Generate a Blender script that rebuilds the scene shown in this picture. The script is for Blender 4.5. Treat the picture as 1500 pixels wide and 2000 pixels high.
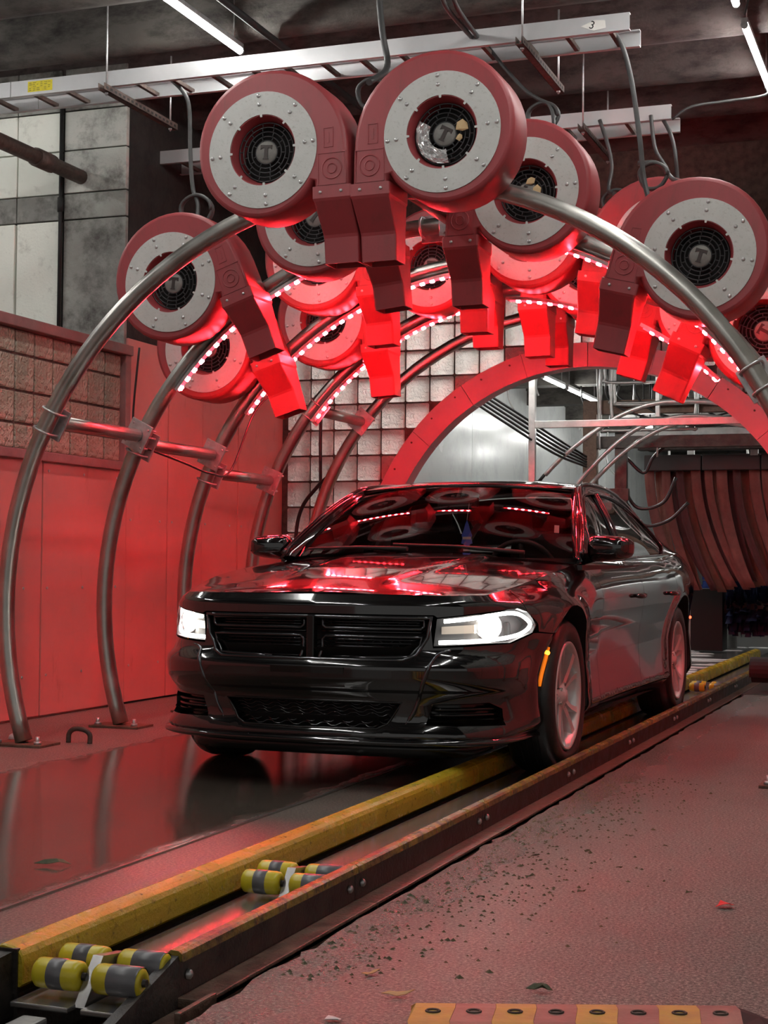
import bpy, bmesh, math, random
import numpy as np
from mathutils import Vector, Matrix
from mathutils.geometry import delaunay_2d_cdt

for o in list(bpy.data.objects): bpy.data.objects.remove(o, do_unlink=True)
scene = bpy.context.scene
COL = scene.collection
R = math.radians
random.seed(7)

# ---------------------------------------------------------------- camera
cam_d = bpy.data.cameras.new('camera'); cam = bpy.data.objects.new('camera', cam_d); COL.objects.link(cam)
_yaw, _pit, _rol = R(20.07), R(1.91), R(.48)
_F = Vector((-math.sin(_yaw)*math.cos(_pit), math.cos(_yaw)*math.cos(_pit), math.sin(_pit)))
_R0 = Vector((math.cos(_yaw), math.sin(_yaw), 0)); _U0 = _R0.cross(_F)
_Rr = _R0*math.cos(_rol)+_U0*math.sin(_rol); _Ur = _U0*math.cos(_rol)-_R0*math.sin(_rol)
_m = Matrix((_Rr, _Ur, -_F)).transposed().to_4x4(); _m.translation = (0, 0, .965)
cam.matrix_world = _m
cam_d.sensor_fit = 'HORIZONTAL'; cam_d.sensor_width = 36; cam_d.lens = 36*3070/1500
cam_d.clip_end = 200
scene.camera = cam

# ---------------------------------------------------------------- world and exposure
w = bpy.data.worlds.new('world'); scene.world = w; w.use_nodes = True
w.node_tree.nodes['Background'].inputs[0].default_value = (1.0, .97, .93, 1)
w.node_tree.nodes['Background'].inputs[1].default_value = .22
scene.view_settings.view_transform = 'Standard'; scene.view_settings.look = 'None'
scene.view_settings.exposure = 0.60; scene.view_settings.gamma = 1
scene.view_settings.use_curve_mapping = False
scene.cycles.use_light_tree = False
LED_TUBE = 62.0        # white ceiling tubes
RED_DIODE = 640.0      # red diodes under the arches
HEAD = 26.0            # car headlights

# ---------------------------------------------------------------- materials
def rgba(c): return (c[0], c[1], c[2], 1)
def new_mat(name):
    m = bpy.data.materials.new(name); m.use_nodes = True
    nt = m.node_tree; return m, nt, nt.nodes['Principled BSDF']
def noise(nt, scale, detail=6, rough=.6, coord='Object', stretch=None):
    tc = nt.nodes.new('ShaderNodeTexCoord'); n = nt.nodes.new('ShaderNodeTexNoise')
    n.inputs['Scale'].default_value = scale; n.inputs['Detail'].default_value = detail; n.inputs['Roughness'].default_value = rough
    if stretch:
        mp = nt.nodes.new('ShaderNodeMapping'); mp.inputs['Scale'].default_value = stretch
        nt.links.new(tc.outputs[coord], mp.inputs[0]); nt.links.new(mp.outputs[0], n.inputs['Vector'])
    else: nt.links.new(tc.outputs[coord], n.inputs['Vector'])
    return n
def ramp(nt, src, stops):
    r = nt.nodes.new('ShaderNodeValToRGB'); e = r.color_ramp.elements
    while len(e) < len(stops): e.new(.5)
    for i, (p, c) in enumerate(stops):
        e[i].position = p; e[i].color = rgba(c) if isinstance(c, tuple) else (c, c, c, 1)
    nt.links.new(src, r.inputs[0]); return r
def M(name, c1, c2=None, scale=4, rough=.5, r2=None, metal=0, bump=0, bscale=60, coat=0, stretch=None, lo=.35, hi=.7, spec=.5, detail=6, emit=None, estr=0):
    m, nt, b = new_mat(name)
    b.inputs['Base Color'].default_value = rgba(c1); b.inputs['Roughness'].default_value = rough
    b.inputs['Metallic'].default_value = metal; b.inputs['Coat Weight'].default_value = coat
    b.inputs['Specular IOR Level'].default_value = spec
    if c2 or r2 is not None:
        n = noise(nt, scale, detail, stretch=stretch)
        if c2:
            r = ramp(nt, n.outputs['Fac'], [(lo, c1), (hi, c2)]); nt.links.new(r.outputs[0], b.inputs['Base Color'])
        if r2 is not None:
            r = ramp(nt, n.outputs['Fac'], [(lo, rough), (hi, r2)]); nt.links.new(r.outputs[0], b.inputs['Roughness'])
    if bump:
        n = noise(nt, bscale, 4); bp = nt.nodes.new('ShaderNodeBump'); bp.inputs['Strength'].default_value = bump; bp.inputs['Distance'].default_value = .01
        nt.links.new(n.outputs['Fac'], bp.inputs['Height']); nt.links.new(bp.outputs[0], b.inputs['Normal'])
    if emit:
        b.inputs['Emission Color'].default_value = rgba(emit); b.inputs['Emission Strength'].default_value = estr; m.cycles.emission_sampling = 'NONE'
    return m
def two_noise(name, base, mid, dark, s1, s2, rough=.7, bump=.3, bscale=40, thr=(.45, .65), stretch=None, rlo=None):
    """base/mid large mottling with dark grime patches on top"""
    m, nt, b = new_mat(name)
    n1 = noise(nt, s1, 6); n2 = noise(nt, s2, 8, .7, stretch=stretch)
    r1 = ramp(nt, n1.outputs['Fac'], [(.3, base), (.7, mid)])
    r2 = ramp(nt, n2.outputs['Fac'], [(thr[0], 0.), (thr[1], 1.)])
    mx = nt.nodes.new('ShaderNodeMix'); mx.data_type = 'RGBA'
    nt.links.new(r2.outputs[0], mx.inputs[0]); nt.links.new(r1.outputs[0], mx.inputs[6]); mx.inputs[7].default_value = rgba(dark)
    nt.links.new(mx.outputs[2], b.inputs['Base Color'])
    if rlo is not None:
        r3 = ramp(nt, n1.outputs['Fac'], [(.35, rlo), (.65, rough)]); nt.links.new(r3.outputs[0], b.inputs['Roughness'])
    else: b.inputs['Roughness'].default_value = rough
    if bump:
        n = noise(nt, bscale, 6); bp = nt.nodes.new('ShaderNodeBump'); bp.inputs['Strength'].default_value = bump; bp.inputs['Distance'].default_value = .01
        nt.links.new(n.outputs['Fac'], bp.inputs['Height']); nt.links.new(bp.outputs[0], b.inputs['Normal'])
    return m
def emis(name, c, s, samp='FRONT'):
    m, nt, b = new_mat(name); m.cycles.emission_sampling = samp; b.inputs['Base Color'].default_value = rgba(c); b.inputs['Emission Color'].default_value = rgba(c); b.inputs['Emission Strength'].default_value = s
    return m
def glass(name, tint, rough=.02, refl=1.0):
    m, nt, b = new_mat(name); nt.nodes.remove(b)
    out = nt.nodes['Material Output']; tr = nt.nodes.new('ShaderNodeBsdfTransparent'); gl = nt.nodes.new('ShaderNodeBsdfGlossy'); mx = nt.nodes.new('ShaderNodeMixShader'); fr = nt.nodes.new('ShaderNodeFresnel')
    tr.inputs[0].default_value = rgba(tint); gl.inputs[0].default_value = (1, 1, 1, 1); gl.inputs['Roughness'].default_value = rough; fr.inputs[0].default_value = 1.52
    mm = nt.nodes.new('ShaderNodeMath'); mm.operation = 'MULTIPLY'; mm.use_clamp = True; mm.inputs[1].default_value = refl; nt.links.new(fr.outputs[0], mm.inputs[0])
    nt.links.new(mm.outputs[0], mx.inputs[0]); nt.links.new(tr.outputs[0], mx.inputs[1]); nt.links.new(gl.outputs[0], mx.inputs[2]); nt.links.new(mx.outputs[0], out.inputs[0])
    return m

MAT = {}
MAT['steel'] = M('brushed stainless steel', (.40, .39, .36), (.50, .49, .455), 8, rough=.30, r2=.40, metal=1)
MAT['galv'] = M('galvanised bracket steel', (.42, .42, .42), (.6, .6, .6), 30, rough=.42, metal=.8)
MAT['tray'] = M('aluminium cable tray', (.58, .59, .60), (.70, .70, .71), 3, rough=.38, metal=.55)
MAT['rust'] = M('rusty brown steel', (.06, .04, .034), (.12, .085, .07), 25, rough=.6, metal=.4, bump=.3)
MAT['darksteel'] = M('dark oily steel', (.035, .032, .03), (.10, .09, .08), 14, rough=.32, r2=.6, metal=.6, bump=.25, bscale=60)
MAT['guideweb'] = M('grey blue guide steel with dirt', (.045, .047, .052), (.12, .10, .085), 9, rough=.35, r2=.65, metal=.5, bump=.4, bscale=45)
MAT['brownweb'] = M('brown dirty steel ledge', (.09, .055, .04), (.20, .14, .10), 11, rough=.38, r2=.7, metal=.3, bump=.6, bscale=40)
MAT['slide'] = M('worn slide plate', (.34, .33, .32), rough=.26, metal=.8)
MAT['yellowrail'] = two_noise('scuffed yellow paint', (.46, .34, .015), (.54, .41, .03), (.14, .10, .01), 5, 38, rough=.32, bump=.5, bscale=70, thr=(.56, .70), rlo=.15)
MAT['capyellow'] = two_noise('dirty yellow rail cap', (.34, .25, .03), (.20, .13, .04), (.06, .045, .03), 5, 16, rough=.36, bump=.5, bscale=60, thr=(.44, .62), rlo=.2)
MAT['yellow'] = M('yellow polyurethane', (.72, .60, .03), (.55, .44, .03), 12, rough=.28)
MAT['rollergrey'] = M('grey worn roller band', (.10, .10, .11), (.17, .17, .18), 14, rough=.3)
MAT['red'] = two_noise('faded red moulded plastic', (.33, .042, .050), (.29, .046, .052), (.20, .045, .045), 3, 7, rough=.45, bump=.06, bscale=90, thr=(.50, .80), stretch=(2, 2, .5))
MAT['plate'] = two_noise('weathered white metal plate', (.56, .57, .55), (.48, .49, .465), (.30, .30, .27), 5, 60, rough=.42, bump=.12, bscale=120, thr=(.55, .8))
MAT['grille'] = M('black fan guard', (.03, .032, .034), rough=.4)
MAT['void'] = M('dark fan interior', (.006, .006, .006), rough=.8)
MAT['badge'] = M('grey guard badge', (.16, .16, .15), (.24, .23, .21), 20, rough=.5)
MAT['badgeT'] = M('brown black letter', (.03, .018, .015), rough=.5)
MAT['wallpanel'] = two_noise('dirty coral pink wall sheet', (.62, .23, .21), (.54, .20, .18), (.28, .10, .085), 1.6, 6, rough=.40, bump=.10, bscale=35, thr=(.60, .85), stretch=(1, 1, .35), rlo=.28)
MAT['frame'] = M('brown painted window frame', (.20, .105, .10), (.30, .16, .15), 6, rough=.5, bump=.1)
MAT['plaster'] = two_noise('white painted masonry', (.80, .82, .75), (.70, .72, .65), (.42, .42, .37), 2, 9, rough=.7, bump=.3, bscale=60, thr=(.55, .8))
MAT['smudge'] = two_noise('smudged grey white masonry', (.52, .53, .49), (.36, .37, .34), (.12, .115, .105), 2.5, 3.5, rough=.75, bump=.4, bscale=50, thr=(.48, .68))
MAT['dirtyblock'] = two_noise('sooty grey masonry', (.34, .35, .32), (.20, .20, .185), (.055, .05, .045), 2.5, 4, rough=.75, bump=.4, bscale=50, thr=(.45, .68))
MAT['soot'] = two_noise('soot stained concrete', (.11, .104, .09), (.056, .052, .047), (.015, .012, .011), 1.2, 5, rough=.85, bump=.5, bscale=30, thr=(.44, .66), stretch=(.6, 1, 1.5))
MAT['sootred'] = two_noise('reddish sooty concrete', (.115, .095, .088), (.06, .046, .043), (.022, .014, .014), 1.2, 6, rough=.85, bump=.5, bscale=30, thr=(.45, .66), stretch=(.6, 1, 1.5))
MAT['wallshade'] = two_noise('near black wall shade', (.030, .025, .022), (.018, .015, .014), (.008, .006, .006), 2, 6, rough=.85, bump=.5, bscale=30)  # near black puts the open void's darkness into the wall colour
MAT['black'] = M('black matte', (.008, .008, .008), rough=.7)
MAT['cable'] = M('grey black cable jacket', (.035, .036, .036), (.06, .06, .06), 10, rough=.5)
MAT['hose'] = M('black rubber hose', (.012, .012, .012), rough=.35)
MAT['grout'] = M('brown grout', (.055, .032, .026), (.11, .075, .06), 18, rough=.85, bump=.4)
MAT['ledwhite'] = emis('white led tube', (1, .985, .95), LED_TUBE)
MAT['ledtunnel'] = emis('white tunnel tube', (1, .985, .95), LED_TUBE*.8)
MAT['diode'] = emis('red diode', (1, .026, .040), RED_DIODE)
MAT['glow_sleeve'] = M('red lit led sleeve', (.5, .02, .02), rough=.4, emit=(1, .02, .03), estr=6)  # made-up tube, its emission stands in for glow between diodes
MAT['ring'] = two_noise('pink painted portal', (.43, .31, .325), (.38, .27, .285), (.33, .235, .25), 1.2, 3, rough=.30, bump=.03, thr=(.5, .8))
MAT['tunnelwall'] = two_noise('glossy white wash tunnel sheet', (.50, .52, .51), (.42, .44, .43), (.32, .34, .34), .6, 2, rough=.28, bump=.05, bscale=3, thr=(.5, .8), rlo=.14)
MAT['alu'] = M('dull aluminium', (.40, .40, .39), (.55, .55, .53), 12, rough=.4, metal=.75)
MAT['paint'] = M('glossy black car paint', (.0045, .0045, .005), rough=.10, coat=1.0, spec=.6)
MAT['trim'] = M('gloss black plastic', (.007, .007, .007), rough=.20)
MAT['rubber'] = M('wet tyre rubber', (.012, .012, .012), (.02, .02, .02), 30, rough=.38, bump=.1)
MAT['alloy'] = M('silver alloy', (.78, .77, .76), rough=.34, metal=.55)
MAT['chrome'] = M('chrome', (.75, .75, .75), rough=.08, metal=1)
MAT['blackchrome'] = M('black chrome', (.10, .10, .105), rough=.14, metal=.9)
MAT['cabin'] = M('black cabin plastic', (.016, .015, .015), rough=.6)
MAT['seat'] = M('dark seat cloth', (.02, .019, .019), rough=.8)
MAT['windscreen'] = glass('windscreen glass', (.62, .66, .64), refl=1.05)
MAT['sidewin'] = glass('tinted side glass', (.22, .23, .23), refl=1.3)
MAT['lens'] = glass('clear lens', (.93, .94, .95), refl=1.0)
MAT['drl'] = emis('white light guide', (1, .98, .94), 9, 'NONE')
MAT['beam'] = emis('headlight bulb', (1, .93, .80), HEAD)
MAT['amber'] = emis('amber side marker', (1, .30, .02), 5, 'NONE')
MAT['amberdim'] = M('amber reflector', (.55, .13, .01), rough=.25, emit=(1, .22, .01), estr=.5)
MAT['rubberbrown'] = M('worn brown rubber', (.20, .10, .08), (.30, .17, .13), 8, rough=.55, bump=.2)

# wave relief glass blocks
def glassblock(name, c1, c2, sc, trl=0):
    m, nt, b = new_mat(name)
    n = noise(nt, 5, 3); r = ramp(nt, n.outputs['Fac'], [(.3, c1), (.7, c2)]); nt.links.new(r.outputs[0], b.inputs['Base Color'])
    b.inputs['Roughness'].default_value = .16; b.inputs['Specular IOR Level'].default_value = .8
    n2 = noise(nt, sc, 2, .5); n2.inputs['Distortion'].default_value = 1.2
    bp = nt.nodes.new('ShaderNodeBump'); bp.inputs['Strength'].default_value = .9; bp.inputs['Distance'].default_value = .03
    nt.links.new(n2.outputs['Fac'], bp.inputs['Height']); nt.links.new(bp.outputs[0], b.inputs['Normal'])
    if trl:
        out = nt.nodes['Material Output']; tb = nt.nodes.new('ShaderNodeBsdfTranslucent'); nt.links.new(r.outputs[0], tb.inputs[0]); nt.links.new(bp.outputs[0], tb.inputs['Normal'])
        mx = nt.nodes.new('ShaderNodeMixShader'); mx.inputs[0].default_value = trl; nt.links.new(b.outputs[0], mx.inputs[1]); nt.links.new(tb.outputs[0], mx.inputs[2]); nt.links.new(mx.outputs[0], out.inputs[0])
    return m
MAT['gblock'] = glassblock('pressed glass block grey', (.74, .73, .68), (.88, .87, .82), 26, .6)
MAT['gblockw'] = glassblock('pressed glass block beige', (.30, .24, .18), (.44, .37, .29), 24)

# concrete floors: wetness is a property of the lane (a band across x with ragged edges)
def floor_mat(name, c1, c2, bands, dry, wet, speck=.35, bump=.35, wetdark=.45, wetbump=.02, wetspec=.3):
    m, nt, b = new_mat(name)
    tc = nt.nodes.new('ShaderNodeTexCoord'); sp = nt.nodes.new('ShaderNodeSeparateXYZ'); nt.links.new(tc.outputs['Object'], sp.inputs[0])
    n1 = noise(nt, 1.1, 8, .65); n2 = noise(nt, 110, 5, .8); n3 = noise(nt, 3.0, 4)
    wob = nt.nodes.new('ShaderNodeMath'); wob.operation = 'MULTIPLY_ADD'; wob.inputs[1].default_value = .22; wob.inputs[2].default_value = -.07
    nt.links.new(n3.outputs['Fac'], wob.inputs[0])
    xx = nt.nodes.new('ShaderNodeMath'); xx.operation = 'ADD'; nt.links.new(sp.outputs[0], xx.inputs[0]); nt.links.new(wob.outputs[0], xx.inputs[1])
    mr = nt.nodes.new('ShaderNodeMapRange'); mr.inputs[1].default_value = -6; mr.inputs[2].default_value = 2; nt.links.new(xx.outputs[0], mr.inputs[0])
    wr = ramp(nt, mr.outputs[0], [((x+6)/8, v) for x, v in bands])
    col = ramp(nt, n1.outputs['Fac'], [(.3, c1), (.7, c2)])
    spk = ramp(nt, n2.outputs['Fac'], [(.41, .22), (.48, .75), (.54, 1.08), (.60, 2.2)])
    mul = nt.nodes.new('ShaderNodeMix'); mul.data_type = 'RGBA'; mul.blend_type = 'MULTIPLY'; mul.inputs[0].default_value = 1
    nt.links.new(col.outputs[0], mul.inputs[6]); nt.links.new(spk.outputs[0], mul.inputs[7])
    dk = nt.nodes.new('ShaderNodeMix'); dk.data_type = 'RGBA'; dk.blend_type = 'MULTIPLY'; nt.links.new(wr.outputs[0], dk.inputs[0]); nt.links.new(mul.outputs[2], dk.inputs[6]); dk.inputs[7].default_value = (wetdark, wetdark*.97, wetdark*.92, 1)
    nt.links.new(dk.outputs[2], b.inputs['Base Color']); b.inputs['Specular IOR Level'].default_value = .5+wetspec
    ro = nt.nodes.new('ShaderNodeMapRange'); ro.inputs[3].default_value = dry; ro.inputs[4].default_value = wet; nt.links.new(wr.outputs[0], ro.inputs[0]); nt.links.new(ro.outputs[0], b.inputs['Roughness'])
    bs = nt.nodes.new('ShaderNodeMapRange'); bs.inputs[3].default_value = bump; bs.inputs[4].default_value = wetbump; nt.links.new(wr.outputs[0], bs.inputs[0])
    n4 = noise(nt, 120, 4, .7); bp = nt.nodes.new('ShaderNodeBump'); bp.inputs['Distance'].default_value = .015; nt.links.new(bs.outputs[0], bp.inputs['Strength']); nt.links.new(n4.outputs['Fac'], bp.inputs['Height']); nt.links.new(bp.outputs[0], b.inputs['Normal'])
    return m
MAT['floorL'] = floor_mat('wet lane concrete', (.15, .125, .105), (.22, .185, .158), [(-5.5, .25), (-4.12, .25), (-4.0, 1.), (-2.52, 1.), (-2.46, .45), (-2.0, .45)], .55, .07)
MAT['floorR'] = floor_mat('brown worn concrete', (.128, .138, .118), (.195, .205, .178), [(-2, .9), (-1.5, .9), (-1.3, .72), (-.9, .32), (-.4, .0), (1, .0)], .62, .16, speck=.45, bump=.8, wetdark=.82, wetbump=.45)
MAT['floorT'] = floor_mat('foamy tunnel floor', (.10, .10, .10), (.20, .20, .19), [(-6, .8), (2, .8)], .6, .08)
MAT['foam'] = M('white foam', (.75, .76, .76), (.5, .5, .5), 6, rough=.5, bump=.4, bscale=20)

# ---------------------------------------------------------------- mesh helpers
def link(name, me, mat, parent=None):
    o = bpy.data.objects.new(name, me); COL.objects.link(o)
    if mat is not None and len(me.materials) == 0: me.materials.append(MAT[mat] if isinstance(mat, str) else mat)
    if parent is not None: o.parent = parent
    return o
def tag(o, label=None, cat=None, group=None, kind=None):
    if label: o['label'] = label
    if cat: o['category'] = cat
    if group: o['group'] = group
    if kind: o['kind'] = kind
    return o
def empty(name, loc=(0, 0, 0), rot=(0, 0, 0)):
    o = bpy.data.objects.new(name, None); COL.objects.link(o); o.location = loc; o.rotation_euler = rot; o.empty_display_size = .1; return o
def copy_tree(o, parent=None):
    c = o.copy(); COL.objects.link(c)
    if parent is not None: c.parent = parent
    for ch in o.children: copy_tree(ch, c)
    return c

class MB:
    def __init__(s): s.v = []; s.f = []; s.sm = []
    def add(s, vs, fs, smooth=False, mtx=None):
        b = len(s.v)
        if mtx is not None: vs = [tuple(mtx @ Vector(p)) for p in vs]
        s.v += [tuple(p) for p in vs]; s.f += [tuple(b+i for i in f) for f in fs]; s.sm += [smooth]*len(fs); return s
    def box(s, lo, hi, mtx=None):
        x0, y0, z0 = lo; x1, y1, z1 = hi
        return s.add([(x0,y0,z0),(x1,y0,z0),(x1,y1,z0),(x0,y1,z0),(x0,y0,z1),(x1,y0,z1),(x1,y1,z1),(x0,y1,z1)], [(0,3,2,1),(4,5,6,7),(0,1,5,4),(1,2,6,5),(2,3,7,6),(3,0,4,7)], False, mtx)
    def cbox(s, lo, hi, b, mtx=None):      # chamfered box (chamfer b on all edges)
        x0, y0, z0 = lo; x1, y1, z1 = hi; bm = bmesh.new()
        for x in (x0, x1):
            for y in (y0, y1):
                for z in (z0, z1): bm.verts.new((x, y, z))
        bmesh.ops.convex_hull(bm, input=bm.verts); bmesh.ops.dissolve_limit(bm, angle_limit=.01, verts=bm.verts, edges=bm.edges)
        bmesh.ops.bevel(bm, geom=bm.edges[:], offset=b, segments=2, affect='EDGES', profile=.6)
        return s.bm(bm, mtx)
    def bm(s, bm, mtx=None, smooth=False):
        bm.verts.index_update(); s.add([tuple(v.co) for v in bm.verts], [tuple(v.index for v in f.verts) for f in bm.faces], smooth, mtx); bm.free(); return s
    def tube(s, pts, r, n=8, closed=False, caps=True, mtx=None):
        P = [Vector(p) for p in pts]; N = len(P); rs = r if isinstance(r, (list, tuple)) else [r]*N
        vs = []; up = None
        for i in range(N):
            if closed: t = (P[(i+1) % N]-P[i-1])
            else: t = P[min(i+1, N-1)]-P[max(i-1, 0)]
            t.normalize()
            if up is None:
                a = Vector((0, 0, 1)) if abs(t.z) < .9 else Vector((1, 0, 0)); up = (a-t*a.dot(t)).normalized()
            else:
                up = up-t*up.dot(t)
                up = up.normalized() if up.length > 1e-5 else t.orthogonal().normalized()
            sd = t.cross(up)
            for k in range(n):
                a = 2*math.pi*k/n; vs.append(P[i]+(up*math.cos(a)+sd*math.sin(a))*rs[i])
        fs = []
        for i in range(N if closed else N-1):
            j = (i+1) % N
            for k in range(n): fs.append((i*n+k, i*n+(k+1) % n, j*n+(k+1) % n, j*n+k))
        s.add(vs, fs, True, mtx)
        if caps and not closed:
            b = len(s.v)-len(vs); s.f += [tuple(b+k for k in reversed(range(n))), tuple(b+(N-1)*n+k for k in range(n))]; s.sm += [False, False]
        return s
    def cyl(s, p0, p1, r, n=12, r1=None, mtx=None): return s.tube([p0, p1], [r, r if r1 is None else r1], n, mtx=mtx)
    def lathe(s, prof, n=32, mtx=None, closed=False, smooth=True):
        """profile of (radius, height) turned round the local Y axis"""
        vs = []; m = len(prof)
        for i in range(n):
            a = 2*math.pi*i/n
            for r, h in prof: vs.append((r*math.cos(a), h, r*math.sin(a)))
        fs = []
        for i in range(n):
            j = (i+1) % n
            for k in range(m if closed else m-1):
                l = (k+1) % m; fs.append((i*m+k, i*m+l, j*m+l, j*m+k))
        return s.add(vs, fs, smooth, mtx)
    def prism(s, poly, y0, y1, mtx=None, smooth=False):
        """convex or concave outline in XZ pushed from y0 to y1"""
        n = len(poly); vs = [(x, y0, z) for x, z in poly]+[(x, y1, z) for x, z in poly]
        fs = [(i, (i+1) % n, n+(i+1) % n, n+i) for i in range(n)]
        s.add(vs, fs, smooth, mtx); b = len(s.v)-2*n
        s.f += [tuple(b+i for i in reversed(range(n))), tuple(b+n+i for i in range(n))]; s.sm += [False, False]; return s
    def mesh(s, name, fix=True):
        me = bpy.data.meshes.new(name); me.from_pydata(s.v, [], s.f)
        me.polygons.foreach_set('use_smooth', s.sm); me.validate()
        if fix:
            bm = bmesh.new(); bm.from_mesh(me); bmesh.ops.recalc_face_normals(bm, faces=bm.faces); bm.to_mesh(me); bm.free()
        me.update(); return me
    def build(s, name, mat, parent=None, fix=True): return link(name, s.mesh(name, fix), mat, parent)

def in_poly(P, poly):
    P = np.asarray(P); x, y = P[:, 0], P[:, 1]; r = np.zeros(len(P), bool); n = len(poly)
    for i in range(n):
        x0, y0 = poly[i]; x1, y1 = poly[(i+1) % n]
        if y0 == y1: continue
        c = ((y0 > y) != (y1 > y)) & (x < (x1-x0)*(y-y0)/(y1-y0)+x0); r ^= c
    return r
def densify(poly, step):
    out = []
    n = len(poly)
    for i in range(n):
        a = np.array(poly[i], float); b = np.array(poly[(i+1) % n], float); k = max(1, int(math.ceil(np.linalg.norm(b-a)/step)))
        out += [tuple(a+(b-a)*t/k) for t in range(k)]
    return out
def fill2d(outline, holes=(), step=None, dens=None):
    """triangulated 2-D region with holes; returns (points, triangles, loops)"""
    loops = [list(outline)]+[list(h) for h in holes]
    if dens: loops = [densify(l, dens) for l in loops]
    pts = []; edges = []; idx = []
    for l in loops:
        b = len(pts); pts += [tuple(p) for p in l]; edges += [(b+i, b+(i+1) % len(l)) for i in range(len(l))]; idx.append(list(range(b, b+len(l))))
    if step:
        o = np.array(loops[0]); lo, hi = o.min(0), o.max(0)
        gx, gy = np.meshgrid(np.arange(lo[0]+step*.5, hi[0], step), np.arange(lo[1]+step*.5, hi[1], step)); gx[::2] += step*.25; gx[1::2] -= step*.25
        G = np.stack([gx.ravel(), gy.ravel()], -1); k = in_poly(G, loops[0])
        for h in loops[1:]: k &= ~in_poly(G, h)
        G = G[k]; A = np.array(pts)
        if len(G):
            d = np.full(len(G), 9.)
            for i in range(0, len(A), 200): d = np.minimum(d, np.hypot(G[:, None, 0]-A[None, i:i+200, 0], G[:, None, 1]-A[None, i:i+200, 1]).min(1))
            pts += [tuple(p) for p in G[d > step*.55]]
    vs, es, fs, ov, oe, of = delaunay_2d_cdt([Vector(p) for p in pts], edges, [], 0, 1e-7)
    V = np.array([tuple(v) for v in vs]); T = np.array([tuple(f) for f in fs if len(f) == 3])
    Cn = V[T].mean(1); k = in_poly(Cn, loops[0])
    for h in loops[1:]: k &= ~in_poly(Cn, h)
    inv = {}
    for n_, src in enumerate(ov):
        for q in src: inv[q] = n_
    L = [[inv[i] for i in l] for l in idx]
    return V, T[k], L
def circle(r, n, cx=0, cz=0, a0=0): return [(cx+r*math.cos(a0+2*math.pi*i/n), cz+r*math.sin(a0+2*math.pi*i/n)) for i in range(n)]
def plate2d(mb, outline, holes, y0, y1, mtx=None):
    """flat sheet with holes in the XZ plane, thickness y0..y1"""
    V, T, L = fill2d(outline, holes); n = len(V)
    mb.add([(x, y0, z) for x, z in V]+[(x, y1, z) for x, z in V], [tuple(t) for t in T]+[tuple(n+i for i in reversed(t)) for t in T], False, mtx)
    b = len(mb.v)-2*n
    for l in L:
        for i in range(len(l)):
            a, c = l[i], l[(i+1) % len(l)]; mb.f.append((b+a, b+c, b+n+c, b+n+a)); mb.sm.append(False)
    return mb
# ---------------------------------------------------------------- car body surface (pure maths)
def _catmull(P, n=14):
    P=np.array(P,float); Q=np.vstack([2*P[0]-P[1],P,2*P[-1]-P[-2]]); out=[]
    for i in range(len(P)-1):
        p0,p1,p2,p3=Q[i:i+4]
        for t in np.linspace(0,1,n,endpoint=False):
            out.append(.5*((2*p1)+(p2-p0)*t+(2*p0-5*p1+4*p2-p3)*t*t+(-p0+3*p1-3*p2+p3)*t**3))
    out.append(P[-1]); return np.array(out)
PLAN=_catmull([(0,-.965),(.3,-.955),(.53,-.918),(.69,-.845),(.795,-.73),(.862,-.57),(.905,-.36),(.93,-.15),(.942,.05),(.94,.35),(.926,.8),(.92,1.3),(.922,1.8),(.93,2.3),(.945,2.7),(.953,3.05),(.95,3.4),(.93,3.65),(.88,3.85),(.78,3.98),(.6,4.05),(.3,4.07),(0,4.075)])
_ds=np.r_[0,np.cumsum(np.hypot(*np.diff(PLAN,axis=0).T))]
_tx=np.gradient(PLAN[:,0],_ds); _ty=np.gradient(PLAN[:,1],_ds)
S_END=_ds[-1]
def s_of_y(y): return float(np.interp(y,PLAN[:,1],_ds))
def plan(s):
    a=np.abs(s); sg=np.where(np.asarray(s)<0,-1.,1.)
    x=np.interp(a,_ds,PLAN[:,0])*sg; y=np.interp(a,_ds,PLAN[:,1])
    tx=np.interp(a,_ds,_tx); ty=np.interp(a,_ds,_ty); l=np.hypot(tx,ty)
    return x,y,ty/l*sg,-tx/l
def _smooth(xs,ys,lo,hi,w):
    g=np.linspace(lo,hi,600); v=np.interp(g,xs,ys); k=np.exp(-.5*(np.linspace(-2.5,2.5,int(w/(hi-lo)*600)*2+1))**2); k/=k.sum()
    p=len(k)//2; return g,np.convolve(np.r_[np.full(p,v[0]),v,np.full(p,v[-1])],k,'valid')
_zt=_smooth([-.965,-.88,-.75,-.5,-.2,.2,.6,1.,2.,2.8,3.3,3.8,4.07],[.835,.832,.832,.862,.905,.945,.975,.985,1.0,1.02,1.05,1.07,1.05],-.965,4.07,.12)
def ztop(s): return np.interp(plan(s)[1],*_zt)
_tf=_smooth([.15,.195,.215,.25,.27,.30,.40,.43,.46,.53,.55,.575,.60,.70,.765,.78,.80,.84,.88],[.09,.045,.012,.012,.035,.055,.05,.02,.0,-.005,.005,.035,.052,.056,.056,.05,.055,.10,.14],.15,.88,.012)
_ts=_smooth([0,.05,.12,.17,.2,.4,.55,.68,.78,.84,.89,.93,.97,1.0],[.10,.05,.012,.018,.022,.036,.026,.004,.0,.012,.032,.055,.09,.125],0,1,.03)
ZB=.19
def inset(s,z):
    y=plan(s)[1]; zt=ztop(s); q=np.clip((z-ZB)/(zt-ZB),0,1.02)
    w=np.clip((y+.80)/.42,0,1); w=w*w*(3-2*w)
    t=(1-w)*np.interp(z,*_tf)+w*np.interp(q,*_ts)
    for yc in (0.,3.05):       # flared wheel arches
        r=np.hypot(y-yc,z-.358); t=t-np.where(np.abs(np.asarray(s))>.5,.016*np.exp(-((r-.43)/.05)**2)*np.clip((z-.2)/.2,0,1),0)
    return t
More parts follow.
